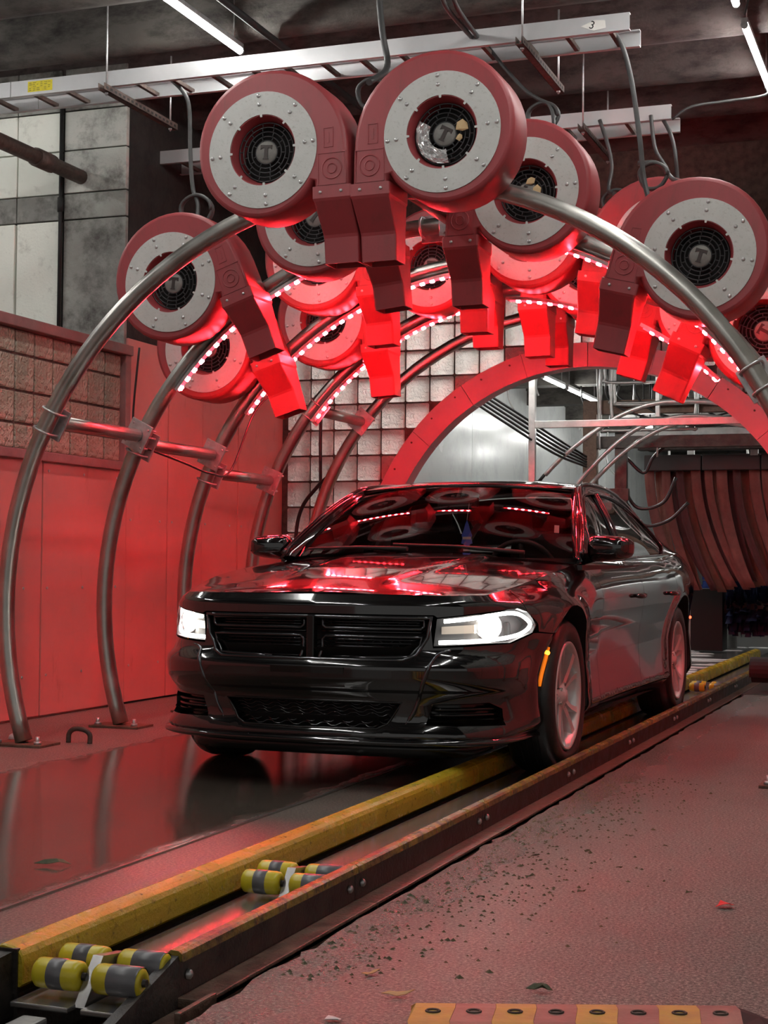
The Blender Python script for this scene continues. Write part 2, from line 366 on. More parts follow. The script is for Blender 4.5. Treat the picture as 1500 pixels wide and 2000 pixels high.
def Bp(s,z,off=0.):
    s=np.asarray(s,float); z=np.asarray(z,float); x,y,nx,ny=plan(s); t=inset(s,z)-off
    return np.stack([x-nx*t,y-ny*t,z+0*x],-1)
def Bn(s,z):
    e=.012; d=.006; a=Bp(s+e,z)-Bp(s-e,z); b=Bp(s,z+d)-Bp(s,z-d); n=np.cross(a,b); return n/np.linalg.norm(n,axis=-1,keepdims=True)
# ================================================================ structure
XC, ZC, RA = -2.64, .73, 2.10            # blower arches
AY = [7.15+1.02*i for i in range(5)]
XL = -5.33                                # left wall plane

def slab(name, lo, hi, mat, parent=None):
    o = MB().box(lo, hi).build(name, mat, parent)
    if parent is None: o['kind'] = 'structure'
    return o

# floors ---------------------------------------------------------------------
slab('floor', (-9, -3, -.3), (-2.035, 12.2, 0), 'floorL')
random.seed(3)                            # chipped edge along the conveyor trench
edge = []
y = -3.0
while y < 12.2:
    big = random.random() < .05
    edge.append((-1.53+random.uniform(-.012, .012)+(random.uniform(-.03, .03) if big else 0), y)); y += random.uniform(.04, .13)
poly = [(6, -3)]+[(6, 12.2)]+[(x, yy) for x, yy in reversed(edge)]
V, T, L = fill2d(poly); n = len(V)
mb = MB(); mb.add([(x, yy, 0) for x, yy in V]+[(x, yy, -.3) for x, yy in V], [tuple(t) for t in T])
l = L[0]
for i in range(len(l)):
    a, c = l[i], l[(i+1) % len(l)]; mb.f.append((a, c, n+c, n+a)); mb.sm.append(False)
fr = mb.build('floor', 'floorR'); fr['kind'] = 'structure'
slab('floor', (-2.08, -3, -.34), (-1.40, 32, -.16), 'darksteel')
slab('floor', (-9, 12.2, -.3), (-2.035, 34, 0), 'floorT')
slab('floor', (-1.55, 12.2, -.3), (6, 34, 0), 'floorT')

slab('trim_3', (-2.493, -3, 0), (-2.481, 12.1, .007), 'slide')
# ceiling with cross beams ------------------------------------------------------
ceil_o = slab('ceiling', (-10, -3, 4.72), (6, 12.4, 4.9), 'soot')
prof = [(-.40, 4.72), (-.17, 4.56), (-.15, 4.30), (-.10, 4.225), (0, 4.20), (.10, 4.225), (.15, 4.30), (.17, 4.56), (.40, 4.72)]
def beam_mesh():
    m = MB(); nn = len(prof); xs = np.linspace(-10, 6, 18); vs = []
    for x in xs: vs += [(x, a, b) for a, b in prof]
    fs = [(i*nn+k, i*nn+k+1, (i+1)*nn+k+1, (i+1)*nn+k) for i in range(len(xs)-1) for k in range(nn-1)]
    m.add(vs, fs, True); return m.mesh('beam')
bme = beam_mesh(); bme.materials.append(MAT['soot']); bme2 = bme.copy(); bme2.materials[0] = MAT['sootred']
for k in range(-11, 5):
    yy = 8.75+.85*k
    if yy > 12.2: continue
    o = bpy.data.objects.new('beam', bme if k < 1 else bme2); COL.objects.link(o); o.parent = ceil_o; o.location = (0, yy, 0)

# left wall: low partition with a glass block window, then full height panels ----
wl = slab('wall_left', (XL-.14, -3, 0), (XL-.02, 9.46, 2.40), 'wallpanel')
slab('wall_left', (XL-.14, 9.46, 0), (XL-.02, 12.09, 4.72), 'wallshade')  # upper part painted near black in place of the dark void
rv = MB()
def wpanel(y0, y1, z0, z1, t=.0):
    o = MB().cbox((XL-.02, y0+.004, z0+.002), (XL+t, y1-.004, z1), .004).build('panel', 'wallpanel', wl)
    for yy in np.arange(y0+.06, y1, .42):
        for zz in (z0+.25, (z0+z1)/2, z1-.06): rv.cyl((XL+t-.003, yy, zz), (XL+t+.005, yy, zz), .009, 6)
for y0, y1, z1, t in [(-1., 1.2, 1.59, 0), (1.2, 3.4, 1.59, .003), (3.4, 5.3, 1.59, 0), (5.3, 6.9, 1.59, .002), (6.9, 8.417, 1.59, 0), (8.417, 9.46, 1.59, .004)]: wpanel(y0, y1, 0.012, z1, t)
for y0, y1, t in [(9.46, 10.056, 0), (10.056, 10.60, .004), (10.60, 11.226, 0), (11.226, 12.09, .003)]: wpanel(y0, y1, .012, 2.50, t)
rv.build('rivets', 'galv', wl)
win = empty('window_1', (XL, 8.2, 1.6)); win['kind'] = 'structure'
def wpart(name, lo, hi, mat, b=.006):
    o = MB().cbox(lo, hi, b).build(name, mat); o.parent = win; o.location = -Vector(win.location); return o
wpart('frame_rail', (XL-.05, -1, 2.373), (XL+.045, 9.46, 2.44), 'frame')
wpart('frame_rail', (XL-.05, -1, 1.585), (XL+.04, 9.46, 1.644), 'frame')
wpart('frame_post', (XL-.05, 9.385, 1.644), (XL+.03, 9.455, 2.373), 'frame')
wpart('grout_bed', (XL-.05, -1, 1.644), (XL-.018, 9.385, 2.373), 'grout')
zr = [1.644, 1.802, 1.999, 2.221, 2.373]
rowmesh = []
for j in range(4):
    rowmesh.append(MB().cbox((-.03, .006, .006), (0, .2065, zr[j+1]-zr[j]-.006), .012).mesh('glass_block'))
    rowmesh[-1].materials.append(MAT['gblockw'])
for i in range(16):
    for j in range(4):
        o = bpy.data.objects.new('glass_block', rowmesh[j]); COL.objects.link(o); o.parent = win
        o.location = Vector((XL-.008, 9.385-.2125*(i+1), zr[j]))-Vector(win.location)

# masonry pier beyond the partition ------------------------------------------------
pier = slab('wall_front', (-9, 9.47, 0), (XL-.012, 9.95, 4.72), 'wallshade')
YP = 9.465
def blk(x0, x1, z0, z1, mat, t=.0):
    o = MB().cbox((x0+.004, YP-.03-t, z0+.004), (x1-.004, YP+.01, z1-.004), .006).build('block', mat, pier)
    return o
for x0, x1, mt, t in [(-7.5, -6.92, 'plaster', 0), (-6.92, -6.23, 'plaster', .004), (-6.22, -5.865, 'plaster', 0), (-5.84, -5.345, 'dirtyblock', 0)]: blk(x0, x1, 2.44, 3.339, mt, t)
for z0, z1, sh in [(3.339, 3.523, 0), (3.523, 3.823, .22), (3.823, 4.1, 0), (4.1, 4.4, .22)]:
    for x0, x1 in [(-7.4, -6.80), (-6.80, -6.218), (-6.218, -5.866), (-5.84, -5.345)]:
        blk(x0, x1, z0, z1, ('smudge' if x0 > -5.9 else 'plaster') if (z0 > 3.5 and z0 < 3.9) else 'dirtyblock', random.uniform(0, .006))
# portal wall with glass blocks ------------------------------------------------------
RX, RZ, RO, RI = -2.69, .83, 1.87, 1.68
a0 = math.asin(-RZ/1.78)
arc = [(RX+1.78*math.cos(a), RZ+1.78*math.sin(a)) for a in np.linspace(math.pi-a0, a0, 48)]
cells = []
for i in range(-5, 22):
    for j in range(-7, 7):
        x0 = -4.239+.209*i; z0 = 1.649+.2125*j
        if min(math.hypot(x-RX, z-RZ) for x in (x0, x0+.209) for z in (z0, z0+.2125)) < 1.70: continue
        if x0 < XL+.01 or x0 > .05: continue
        cells.append((x0, z0))
holes = [[(x+.011, z+.011), (x+.198, z+.011), (x+.198, z+.2015), (x+.011, z+.2015)] for x, z in cells if min(math.hypot(a-RX, b-RZ) for a in (x, x+.209) for b in (z, z+.2125)) > 1.80]
mb = MB(); plate2d(mb, [(-5.5, 0)]+[(arc[0][0], 0)]+arc[1:-1]+[(arc[-1][0], 0), (1.2, 0), (1.2, 4.72), (-5.5, 4.72)], holes, 12.10, 12.14)
wb = mb.build('wall_back', 'grout'); wb['kind'] = 'structure'
gbm = MB().cbox((.007, -.022, .007), (.202, .02, .2055), .014).mesh('glass_block')
_bm = bmesh.new(); _bm.from_mesh(gbm); bmesh.ops.delete(_bm, geom=[f for f in _bm.faces if f.normal.y > .5], context='FACES'); _bm.to_mesh(gbm); _bm.free(); gbm.materials.append(MAT['gblock'])
for x0, z0 in cells:
    o = bpy.data.objects.new('glass_block', gbm); COL.objects.link(o); o.parent = wb; o.location = (x0, 12.098, z0)
# round portal trim of bent sheets
tr = empty('trim_1', (RX, 12, 0)); tr['kind'] = 'structure'
aa = np.linspace(math.asin(-RZ/RO), math.pi-math.asin(-RZ/RO), 15)
for k in range(14):
    m = MB(); sub = np.linspace(aa[k]+.0012, aa[k+1]-.0012, 7); off = (k % 2)*.004
    outl = [(RO*math.cos(a), RZ+RO*math.sin(a)) for a in sub]+[(RI*math.cos(a), RZ+RI*math.sin(a)) for a in reversed(sub)]
    m.prism(outl, -.07-off, .10); m.build('portal_panel', 'ring', tr)
m = MB()
for a in np.linspace(.1, math.pi-.1, 22): m.cyl(((RO-.05)*math.cos(a), -.078, RZ+(RO-.05)*math.sin(a)), ((RO-.05)*math.cos(a), -.06, RZ+(RO-.05)*math.sin(a)), .008, 6)
m.build('portal_screws', 'rust', tr)

# right hand wall, mostly out of the picture but mirrored in the car's doors -----------
wr_ = slab('wall_right', (.30, 4.6, 0), (.45, 12.26, 4.72), 'dirtyblock')
for y0, y1 in [(4.7, 5.8), (5.8, 7.0), (7.0, 8.2), (8.2, 9.4), (9.4, 10.6), (10.6, 12.0)]:
    MB().cbox((.275, y0+.005, .01), (.30, y1-.005, 1.58), .004).build('panel', 'wallpanel', wr_)
gw = MB().cbox((-.03, .006, .006), (0, .2065, .205), .012).mesh('glass_block'); gw.materials.append(MAT['gblock'])
for i in range(20):
    for j in range(4):
        o = bpy.data.objects.new('glass_block', gw); COL.objects.link(o); o.parent = wr_; o.location = (.30, 6.2+.2125*i, 1.62+.212*j)

# wash tunnel shell ------------------------------------------------------------------
tl = slab('wall_left', (-5.33, 12.14, 0), (-5.2, 34, 3.4), 'tunnelwall')
for k in range(9): MB().cbox((-5.2, 12.3+2.4*k, .01), (-5.185, 12.3+2.4*k+2.392, 3.2), .004).build('panel', 'tunnelwall', tl)
slab('wall_right', (.2, 12.14, 0), (.35, 34, 3.4), 'tunnelwall')
tc_ = slab('ceiling', (-5.4, 12.14, 3.25), (.4, 34, 3.5), 'soot')
slab('wall_back', (-5.4, 33.5, 0), (.4, 33.7, 3.4), 'tunnelwall')
for k in range(9): MB().box((-5.2, 13.2+2.1*k, 3.02), (.2, 13.45+2.1*k, 3.26)).build('beam', 'soot', tc_)

def beam_z(y):
    d = min(abs(y-(8.75+.85*k)) for k in range(-11, 5) if 8.75+.85*k <= 12.2)
    return float(np.interp(d, [0, .10, .15, .17, .40], [4.20, 4.225, 4.30, 4.56, 4.72]))-.012
# ================================================================ steel arches
def arc_pts(r, a0, a1, n, y): return [(XC+r*math.cos(a), y, ZC+r*math.sin(a)) for a in np.linspace(R(a0), R(a1), n)]
AF = math.degrees(math.asin(-(ZC-.02)/RA))
ORD = ['front', 'second', 'third', 'fourth', 'rearmost']
for k, y in enumerate(AY):
    t = empty('steel_arch', (XC, y, 0)); tag(t, ['bare steel tube arch nearest the camera, crossing in front of the blowers', 'second steel tube arch from the front, its foot beside the car headlight', 'third steel tube arch from the front, behind the car fender', 'fourth steel tube arch from the front, lit red', 'rearmost steel tube arch just before the glass block wall'][k], 'arch', 'steel arches carrying the blowers')
    off = -Vector(t.location)
    o = MB().tube(arc_pts(RA, AF, 180-AF, 72, y), .046, 16).build('tube', 'steel', t); o.location = off
    for sg in (-1, 1):
        xf = XC+sg*RA*math.cos(R(AF))
        o = MB().cbox((xf-.16, y-.10, .0), (xf+.16, y+.10, .014), .003).build('base_plate', 'brownweb', t); o.location = off
        for dx in (-.12, .12):
            b = MB(); b.cyl((xf+dx, y-.06, .012), (xf+dx, y-.06, .055), .011, 8); b.cyl((xf+dx, y-.06, .014), (xf+dx, y-.06, .03), .022, 6); bb = b.build('anchor_bolt', 'galv', o)

# connecting tubes with clamp plates and U bolts
def link_tube(k, ang, label):
    y0, y1 = AY[k], AY[k+1]; a = R(ang); cx, cz = XC+RA*math.cos(a), ZC+RA*math.sin(a)
    dr = Vector((math.cos(a), 0, math.sin(a))); dt = Vector((-math.sin(a), 0, math.cos(a)))
    t = empty('connecting_tube', (cx, y0, cz)); tag(t, label, 'tube', 'tubes joining neighbouring arches')
    MB().cyl((0, .075, 0), (0, y1-y0-.075, 0), .038, 16).build('tube', 'steel', t)
    for e, yy in ((1, .062), (-1, y1-y0-.062)):
        m = MB(); mt = Matrix((dt, Vector((0, 1, 0)), dr)).transposed().to_4x4(); mt.translation = Vector((0, yy, 0))
        m.cbox((-.085, -.006, -.075), (.085, .006, .075), .003, mt); pl = m.build('clamp_plate', 'galv', t)
        for s in (-.058, .058):
            c = dt*s; pts = []
            for b in np.linspace(-90, 90, 11): pts.append(c+dr*.055*math.sin(R(b))+Vector((0, yy-e*(.062+.055*math.cos(R(b))), 0)))
            pts = [c-dr*.055+Vector((0, yy+e*.02, 0))]+pts+[c+dr*.055+Vector((0, yy+e*.02, 0))]
            MB().tube(pts, .0065, 6).build('u_bolt', 'galv', pl)
link_tube(0, 152.3, 'red lit steel tube joining the front arch to the second at left')
link_tube(1, 153.6, 'red lit steel tube joining the second and third arches at left')
link_tube(2, 157.0, 'red lit steel tube joining the third and fourth arches at left')
link_tube(3, 141.0, 'dark red steel tube joining the fourth and rearmost arches in front of glass blocks')
link_tube(0, 31.0, 'steel tube clamped to the front arch at the right edge of the photo')
link_tube(0, 88.0, 'steel tube joining the front two arches overhead between the top blowers')
link_tube(1, 92.0, 'steel tube joining second and third arches overhead at the centre')
link_tube(1, 31.0, 'steel tube joining second and third arches at far right')

# ================================================================ blowers
def spiral(n=44):
    th = np.linspace(-33, -360, n); key = [-360, -270, -180, -90, -33]; rad = [.435, .387, .345, .328, .312]
    return [(np.interp(t, key, rad)*math.cos(R(t)), np.interp(t, key, rad)*math.sin(R(t))) for t in th]
DEP = .25
_b = MB(); _b.lathe([(.0105, -.004), (.010, -.009), (.006, -.0125), (.0005, -.013)], 8); BOLT = _b.mesh('bolt'); BOLT.materials.append(MAT['galv'])
def make_blower(sg):
    root = empty('blower')
    out = spiral()+[(.442, -.10), (.445, -.235), (.27, -.235), (.262, -.17)]
    if sg < 0: out = [(-x, z) for x, z in out]
    def ins(p, d):              # small inward offset used to round the edges
        P = np.array(p); a = np.roll(P, 1, 0); b = np.roll(P, -1, 0); t = b-a; t /= np.linalg.norm(t, axis=1)[:, None]
        nrm = np.stack([-t[:, 1], t[:, 0]], 1)
        area = sum(P[i-1, 0]*P[i, 1]-P[i, 0]*P[i-1, 1] for i in range(len(P)))
        return P+nrm*d*(1 if area > 0 else -1)
    n = len(out); rings = [(.022, 0.), (.012, .003), (.004, .010), (0, .022), (0, DEP-.022), (.004, DEP-.010), (.022, DEP)]
    m = MB(); vs = []
    for d, y in rings: vs += [(p[0], y, p[1]) for p in ins(out, d)]
    fs = [(i*n+k, i*n+(k+1) % n, (i+1)*n+(k+1) % n, (i+1)*n+k) for i in range(len(rings)-1) for k in range(n)]
    m.add(vs, fs, True)
    hole = circle(.168, 40)
    V, T, L = fill2d([tuple(p) for p in ins(out, .022)], [hole]); m.add([(x, 0, z) for x, z in V], [tuple(t) for t in T], False)
    V, T, L = fill2d([tuple(p) for p in ins(out, .022)]); m.add([(x, DEP, z) for x, z in V], [tuple(t) for t in T], False)
    m.lathe([(.168, 0), (.150, .05), (.146, .20)], 40)
    # moulded panels pressed into the duct
    def frame(x0, x1, z0, z1, w=.004):
        for a, b, c, d in ((x0, x1, z0, z0+w), (x0, x1, z1-w, z1), (x0, x0+w, z0, z1), (x1-w, x1, z0, z1)):
            m.box((min(sg*a, sg*b), -.003, c), (max(sg*a, sg*b), .004, d))
    frame(.315, .365, -.02, .075); frame(.285, .43, -.20, -.045)
    m.prism([(sg*.345, .0), (sg*.345, .05), (sg*.335, .05), (sg*.335, .0)], -.002, .003)
    mt = Matrix.Translation((sg*.357, 0, -.122)); m.lathe([(.052, 0), (.052, -.003), (.047, -.003), (.047, 0)], 20, mt); m.lathe([(.026, 0), (.026, -.003), (.021, -.003), (.021, 0)], 14, mt)
    m.build('housing', 'red', root, fix=False)
    # face plate
    m = MB(); outl = circle(.2825, 64); inner = []
    for k in range(8):
        a = 2*math.pi*k/8+R(92)
        for d in np.linspace(R(2.2), R(42.8), 9): inner.append((.172*math.cos(a+d), .172*math.sin(a+d)))
        for d, r in ((R(43.4), .159), (R(46.6), .159)): inner.append((r*math.cos(a+d), r*math.sin(a+d)))
    plate2d(m, outl, [inner], -.005, .0); pl = m.build('face_plate', 'plate', root)
    for k in range(8):
        a = 2*math.pi*k/8+R(94)
        for r in (.265, .222):
            o = bpy.data.objects.new('bolt', BOLT); COL.objects.link(o); o.parent = pl; o.location = (r*math.cos(a), 0, r*math.sin(a))
    # guard
    m = MB()
    for r in (.143, .122, .100, .078, .057): m.lathe([(r, .048), (r+.0035, .046), (r, .044), (r-.0035, .046)], 36, closed=True)
    for i, (r0, r1) in enumerate(((.122, .143), (.100, .122), (.078, .100), (.057, .078))):
        nb = 14-2*i
        for k in range(nb):
            a = 2*math.pi*(k+.5*(i % 2))/nb; c, s_ = math.cos(a), math.sin(a); m.cyl((r0*c, .046, r0*s_), (r1*c, .046, r1*s_), .003, 4)
    g = m.build('fan_guard', 'grille', root)
    m = MB(); m.lathe([(.0005, .040), (.050, .041), (.056, .046), (.056, .052)], 24); bd = m.build('guard_badge', 'badge', g)
    m = MB(); tp = [(-.030, .012), (-.030, .034), (.030, .034), (.030, .012), (.020, .020), (.009, .020), (.009, -.026), (.016, -.034), (-.016, -.034), (-.009, -.026), (-.009, .020), (-.020, .020)]
    m.prism([(x, z) for x, z in tp], .0365, .042); m.build('letter_mark', 'badgeT', g)
    m = MB(); m.lathe([(.0005, .125), (.148, .125)], 30); m.build('fan_cavity', 'void', root)
    # tapered outlet nozzle
    m = MB(); lv = [(-.205, .257, .457, -.007, .262), (-.262, .257, .457, -.007, .262), (-.275, .262, .452, .0, .258), (-.415, .268, .447, .105, .256), (-.43, .268, .447, .110, .256), (-.552, .27, .445, .118, .256)]
    vs = []; 
    def lvl(z, x0, x1, y0, y1, b=.010):
        return [(sg*x, y, z) for x, y in ((x0+b, y0), (x1-b, y0), (x1-b*.3, y0+b*.3), (x1, y0+b), (x1, y1-b), (x1-b, y1), (x0+b, y1), (x0, y1-b), (x0, y0+b), (x0+b*.3, y0+b*.3))]
    for L_ in lv: vs += lvl(*L_)
    vs += lvl(-.552, .277, .438, .125, .249, .006)+lvl(-.44, .277, .438, .118, .249, .006)
    nl = len(lv)+2; fs = [(i*10+k, i*10+(k+1) % 10, (i+1)*10+(k+1) % 10, (i+1)*10+k) for i in range(nl-1) for k in range(10)]
    fs.append(tuple((nl-1)*10+k for k in range(10))); m.add(vs, fs, False)
    nz = m.build('nozzle', 'red', root)
    for x in (.30, .405):
        o = bpy.data.objects.new('screw', BOLT); COL.objects.link(o); o.parent = nz; o.location = (sg*x, -.003, -.234); o.scale = (.8, .8, .8)
    m = MB(); m.cbox((min(sg*-.05, sg*.05), DEP, -.40), (max(sg*-.05, sg*.05), DEP+.004, -.1), .001)
    return root
BL = make_blower(1); BR = make_blower(-1); usedL = usedR = False
# x, z, row, side, swing, label
BLOWERS = [
 (-3.135, 2.952, 0, 1, 1, 'large red blower at top left of the front arch, clean grille'),
 (-2.230, 2.962, 0, -1, 1, 'large red blower at the top centre with silver film in its grille'),
 (-4.166, 2.545, 1, 1, 19, 'red blower at left crossed by the front steel arch tube'),
 (-3.303, 2.867, 1, 1, 6, 'red blower half hidden directly below the top left blower'),
 (-2.104, 2.908, 1, -1, 1, 'red blower behind the top centre one with tan scraps in its grille'),
 (-1.210, 2.525, 1, -1, -14, 'large red blower at right crossed by the front steel arch tube'),
 (-4.449, 2.320, 2, 1, 18, 'red blower low at left behind the second arch, in front of pink wall'),
 (-3.707, 2.842, 2, 1, 3, 'red blower left of centre crossed by a glowing diode strip, second down'),
 (-2.365, 2.914, 2, -1, 0, 'red blower mostly hidden behind the one with tan scraps'),
 (-1.575, 2.799, 2, -1, -10, 'red blower behind the right hand blower, only its upper left rim showing'),
 (-1.010, 2.284, 2, -1, -26, 'red blower cut by the right edge of the photo'),
 (-4.071, 2.637, 3, 1, 4, 'red blower left of centre just above the glass block wall, third down'),
 (-3.309, 2.967, 3, 1, 0, 'dark red blower seen between the top nozzles with a strip below'),
 (-2.247, 2.902, 3, -1, 1, 'red blower deep behind the centre, its nozzle under a diode strip'),
 (-1.487, 2.609, 3, -1, -17, 'red blower hidden behind the right blower, nozzle above the portal opening'),
 (-2.356, 2.963, 4, -1, 0, 'rearmost red blower, only its nozzle showing against the pink portal'),
]
for x, z, k, sg, rot, lab in BLOWERS:
    if sg > 0: o = copy_tree(BL) if usedL else BL; usedL = True
    else: o = copy_tree(BR) if usedR else BR; usedR = True
    o.location = (x, AY[k]-.312, z); o.rotation_euler = (0, -R(rot), 0)
    tag(o, lab, 'blower', 'red drying blowers on the arches')
    for ch in o.children:
        if ch.name.startswith('fan_guard'): ch.rotation_euler = (0, [R(4), R(28), R(6), R(40), R(-60), R(18)][BLOWERS.index((x, z, k, sg, rot, lab)) % 6]+R(rot), 0)

# rubbish stuck on the guards
m = MB(); random.seed(5); bm = bmesh.new(); bmesh.ops.create_grid(bm, x_segments=16, y_segments=10, size=.5)
for v in bm.verts:
    u, w_ = v.co.x+.5, v.co.y+.5; a = R(150)+u*R(130); r = .075+.062*w_
    v.co = (r*math.cos(a), .030+random.uniform(-.012, .010), r*math.sin(a))
bmesh.ops.solidify(bm, geom=bm.faces[:], thickness=.002)
o = MB().bm(bm).build('plastic_film', M('crumpled silver film', (.75, .75, .75), rough=.22, metal=.7)); o.location = (-2.230, AY[0]-.312, 2.962)
tag(o, 'crumpled silver film caught in the top centre blower grille', 'plastic film')
for i, (dx, dz, s, bx, k, bz) in enumerate([(.09, .03, .035, -2.230, 0, 2.962), (.075, -.02, .02, -2.230, 0, 2.962), (.02, .06, .03, -2.104, 1, 2.908), (.055, .01, .026, -2.104, 1, 2.908)]):
    m = MB(); bm = bmesh.new(); bmesh.ops.create_icosphere(bm, subdivisions=1, radius=s)
    for v in bm.verts: v.co *= random.uniform(.6, 1.3); v.co.y *= .25
    m.bm(bm); o = m.build('paper_scrap', M('tan paper scrap', (.58, .42, .22), rough=.7)); o.location = (bx+dx, AY[k]-.312+.033, bz+dz)
    tag(o, ['larger tan scrap stuck at the right of the top centre grille', 'small tan scrap stuck beside it in the top centre grille', 'larger tan scrap in the upper part of the grille behind top centre', 'small tan scrap in the lower part of the grille behind top centre'][i], 'scrap')

# ================================================================ red diode strips under the arches
dm = bpy.data.meshes.new('diode'); bm = bmesh.new(); bmesh.ops.create_uvsphere(bm, u_segments=5, v_segments=3, radius=.017); bm.to_mesh(dm); bm.free(); dm.materials.append(MAT['diode'])
def led_strip(k, a0, a1, label, r=2.03, dy=-.03):
    y = AY[k]+dy; am = R((a0+a1)/2)
    t = empty('led_strip', (XC+r*math.cos(am), y, ZC+r*math.sin(am))); tag(t, label, 'light strip', 'red diode strips under the arches')
    off = -Vector(t.location)
    n_ = max(8, int(abs(a1-a0)/1.5)); an = np.linspace(R(a0)+.012*(1 if a0 > a1 else -1), R(a1)-.012*(1 if a0 > a1 else -1), n_); m = MB(); vs = []
    for a in an:                   # added channel, its closed back keeps the diodes' light off the ceiling
        for rr, dy_ in ((r-.002, -.020), (r+.018, -.020), (r+.018, .020), (r-.002, .020), (r-.002, .0175), (r+.0155, .0175), (r+.0155, -.0175), (r-.002, -.0175)): vs.append((XC+rr*math.cos(a), y+dy_, ZC+rr*math.sin(a)))
    m.add(vs, [(i*8+k, i*8+(k+1) % 8, (i+1)*8+(k+1) % 8, (i+1)*8+k) for i in range(n_-1) for k in range(8)]+[tuple(range(8)), tuple(range((n_-1)*8, n_*8))]); o = m.build('channel', 'galv', t); o.location = off
    o = MB().tube(arc_pts(r-.001, a0, a1, n_, y), .0095, 6).build('glow_sleeve', 'glow_sleeve', t); o.location = off
    step = .066/r; n = int(abs(R(a1)-R(a0))/step)
    for i in range(n+1):
        a = R(min(a0, a1))+step*i
        d = bpy.data.objects.new('diode', dm); COL.objects.link(d); d.parent = t
        d.location = Vector((XC+(r-.004)*math.cos(a), y, ZC+(r-.004)*math.sin(a)))+off; d.scale = (.85, .8, 1.35); d.rotation_euler = (0, -a, 0)
led_strip(1, 142, 127, 'red diode strip under the second arch at far left below the left blower')
led_strip(1, 122, 108, 'red diode strip under the second arch below the top left blower')
led_strip(1, 73, 61, 'red diode strip under the second arch right of the scrap filled blower')
led_strip(1, 50, 38, 'red diode strip under the second arch below the right hand blower')
led_strip(2, 143.5, 137.5, 'short red diode strip on the third arch beside the lowest left nozzle')
led_strip(2, 132, 114, 'long red diode strip on the third arch across the second left blower')
led_strip(2, 107, 94, 'red diode strip on the third arch between the two centre nozzles')
led_strip(3, 142, 128, 'dim red diode strip on the fourth arch in front of the glass blocks')
led_strip(3, 119, 104, 'red diode strip on the fourth arch just above the glass blocks')
led_strip(2, 87, 71, 'red diode strip hung below the third arch across the centre right nozzle', r=1.845)
led_strip(2, 61, 45, 'red diode strip hung below the third arch above the portal at right', r=1.875)

# ================================================================ ceiling tubes
def tube_lamp(x, y0, label, z=4.1, L=1.2, group='white led ceiling tubes'):
    t = empty('tube_lamp', (x, y0, z)); tag(t, label, 'lamp', group)
    MB().cyl((0, .012, 0), (0, L-.012, 0), .019, 8).build('tube', 'ledtunnel' if y0 > 12 else 'ledwhite', t)
    MB().cbox((-.02, .0, .014), (.02, L, .045), .004).build('fitting', 'galv', t)
    for yy in (0, L): 
        m = MB(); m.cyl((0, yy-.012 if yy else -.004, 0), (0, yy+.004 if yy else .012, 0), .021, 12); m.build('end_cap', 'galv', t)
    for yy in (.1, L-.1): MB().cyl((0, yy, .045), (0, yy, .30), .004, 5).build('hanger', 'galv', t)
tube_lamp(-4.12, 7.45, 'white led tube above the top left blower, running into the distance')
tube_lamp(-1.15, 9.15, 'white led tube hanging at the top right corner')
for i, y in enumerate((5.9, 4.35, 2.8, 1.25)):
    tube_lamp(-4.12, y, 'white led tube of the left ceiling row, %s nearer than the visible one' % ['one', 'two', 'three', 'four'][i])
for i, y in enumerate((7.6, 6.05, 4.5, 2.95, 1.4)):
    tube_lamp(-1.15, y, 'white led tube of the right ceiling row, %s nearer than the visible one' % ['one', 'two', 'three', 'four', 'five'][i])
for i, (y0, L) in enumerate(((16.05, .95), (17.15, 1.5), (20, 1.5), (23, 1.5))): tube_lamp(-4.1, y0, ['short white tube lamp inside the wash tunnel at upper left', 'long white tube lamp inside the wash tunnel at upper left', 'white tube lamp further along the tunnel left wall', 'white tube lamp deepest in the tunnel at left'][i], 2.95, L, 'tunnel tube lamps')
for i, y0 in enumerate((14.2, 17.5, 20.8, 24.1)): tube_lamp(-.6, y0, ['first', 'second', 'third', 'last'][i]+' white tube lamp along the right side of the tunnel', 2.95, 1.5, 'tunnel tube lamps')
for i, (x_, y_) in enumerate(((-4.35, 12.5), (-3.75, 12.5), (-3.15, 12.5))): tube_lamp(x_, y_, ['left', 'middle', 'right'][i]+' added tube lamp brightening the glass block wall from behind', 2.98, 1.5, 'tunnel tube lamps')  # tubes added out of view to backlight the glass blocks
for i, y in enumerate((5.2, 7.6)): tube_lamp(-6.9, y, ['nearer', 'farther'][i]+' added unseen tube lamp brightening the masonry pier', 4.1, 1.2, 'added pier fill tubes')  # lamps added beyond the partition to brighten the pier
for i, y0 in enumerate((19, 25)): tube_lamp(-2.6, y0, ['near', 'far'][i]+' white tube lamp over the middle of the tunnel', 2.9, 1.5, 'tunnel tube lamps')

# ================================================================ cable trays
def tray(y0, y1, x0, x1, z, label, rungs, parts):
    t = empty('cable_tray', (x1, y0, z)); tag(t, label, 'cable tray', 'aluminium ladder trays'); off = -Vector(t.location)
    def rail(y, s, xa, xb):
        pts = [(y, z), (y+s*.03, z), (y+s*.03, z-.006), (y+s*.004, z-.006), (y+s*.004, z-.086), (y+s*.03, z-.086), (y+s*.03, z-.092), (y, z-.092)]
        m = MB(); n = len(pts); m.add([(xa, a, b) for a, b in pts]+[(xb, a, b) for a, b in pts], [(i, (i+1) % n, n+(i+1) % n, n+i) for i in range(n)]+[tuple(range(n)), tuple(range(n, 2*n))]); o = m.build('side_rail', 'tray', t); o.location = off
    for a, b in parts: rail(y0, 1, a, b); rail(y1, -1, a, b)
    for x in rungs:
        m = MB(); m.cbox((x-.012, y0+.004, z-.085), (x+.012, y1-.004, z-.06), .003); o = m.build('rung', 'rust', t); o.location = off
    return t
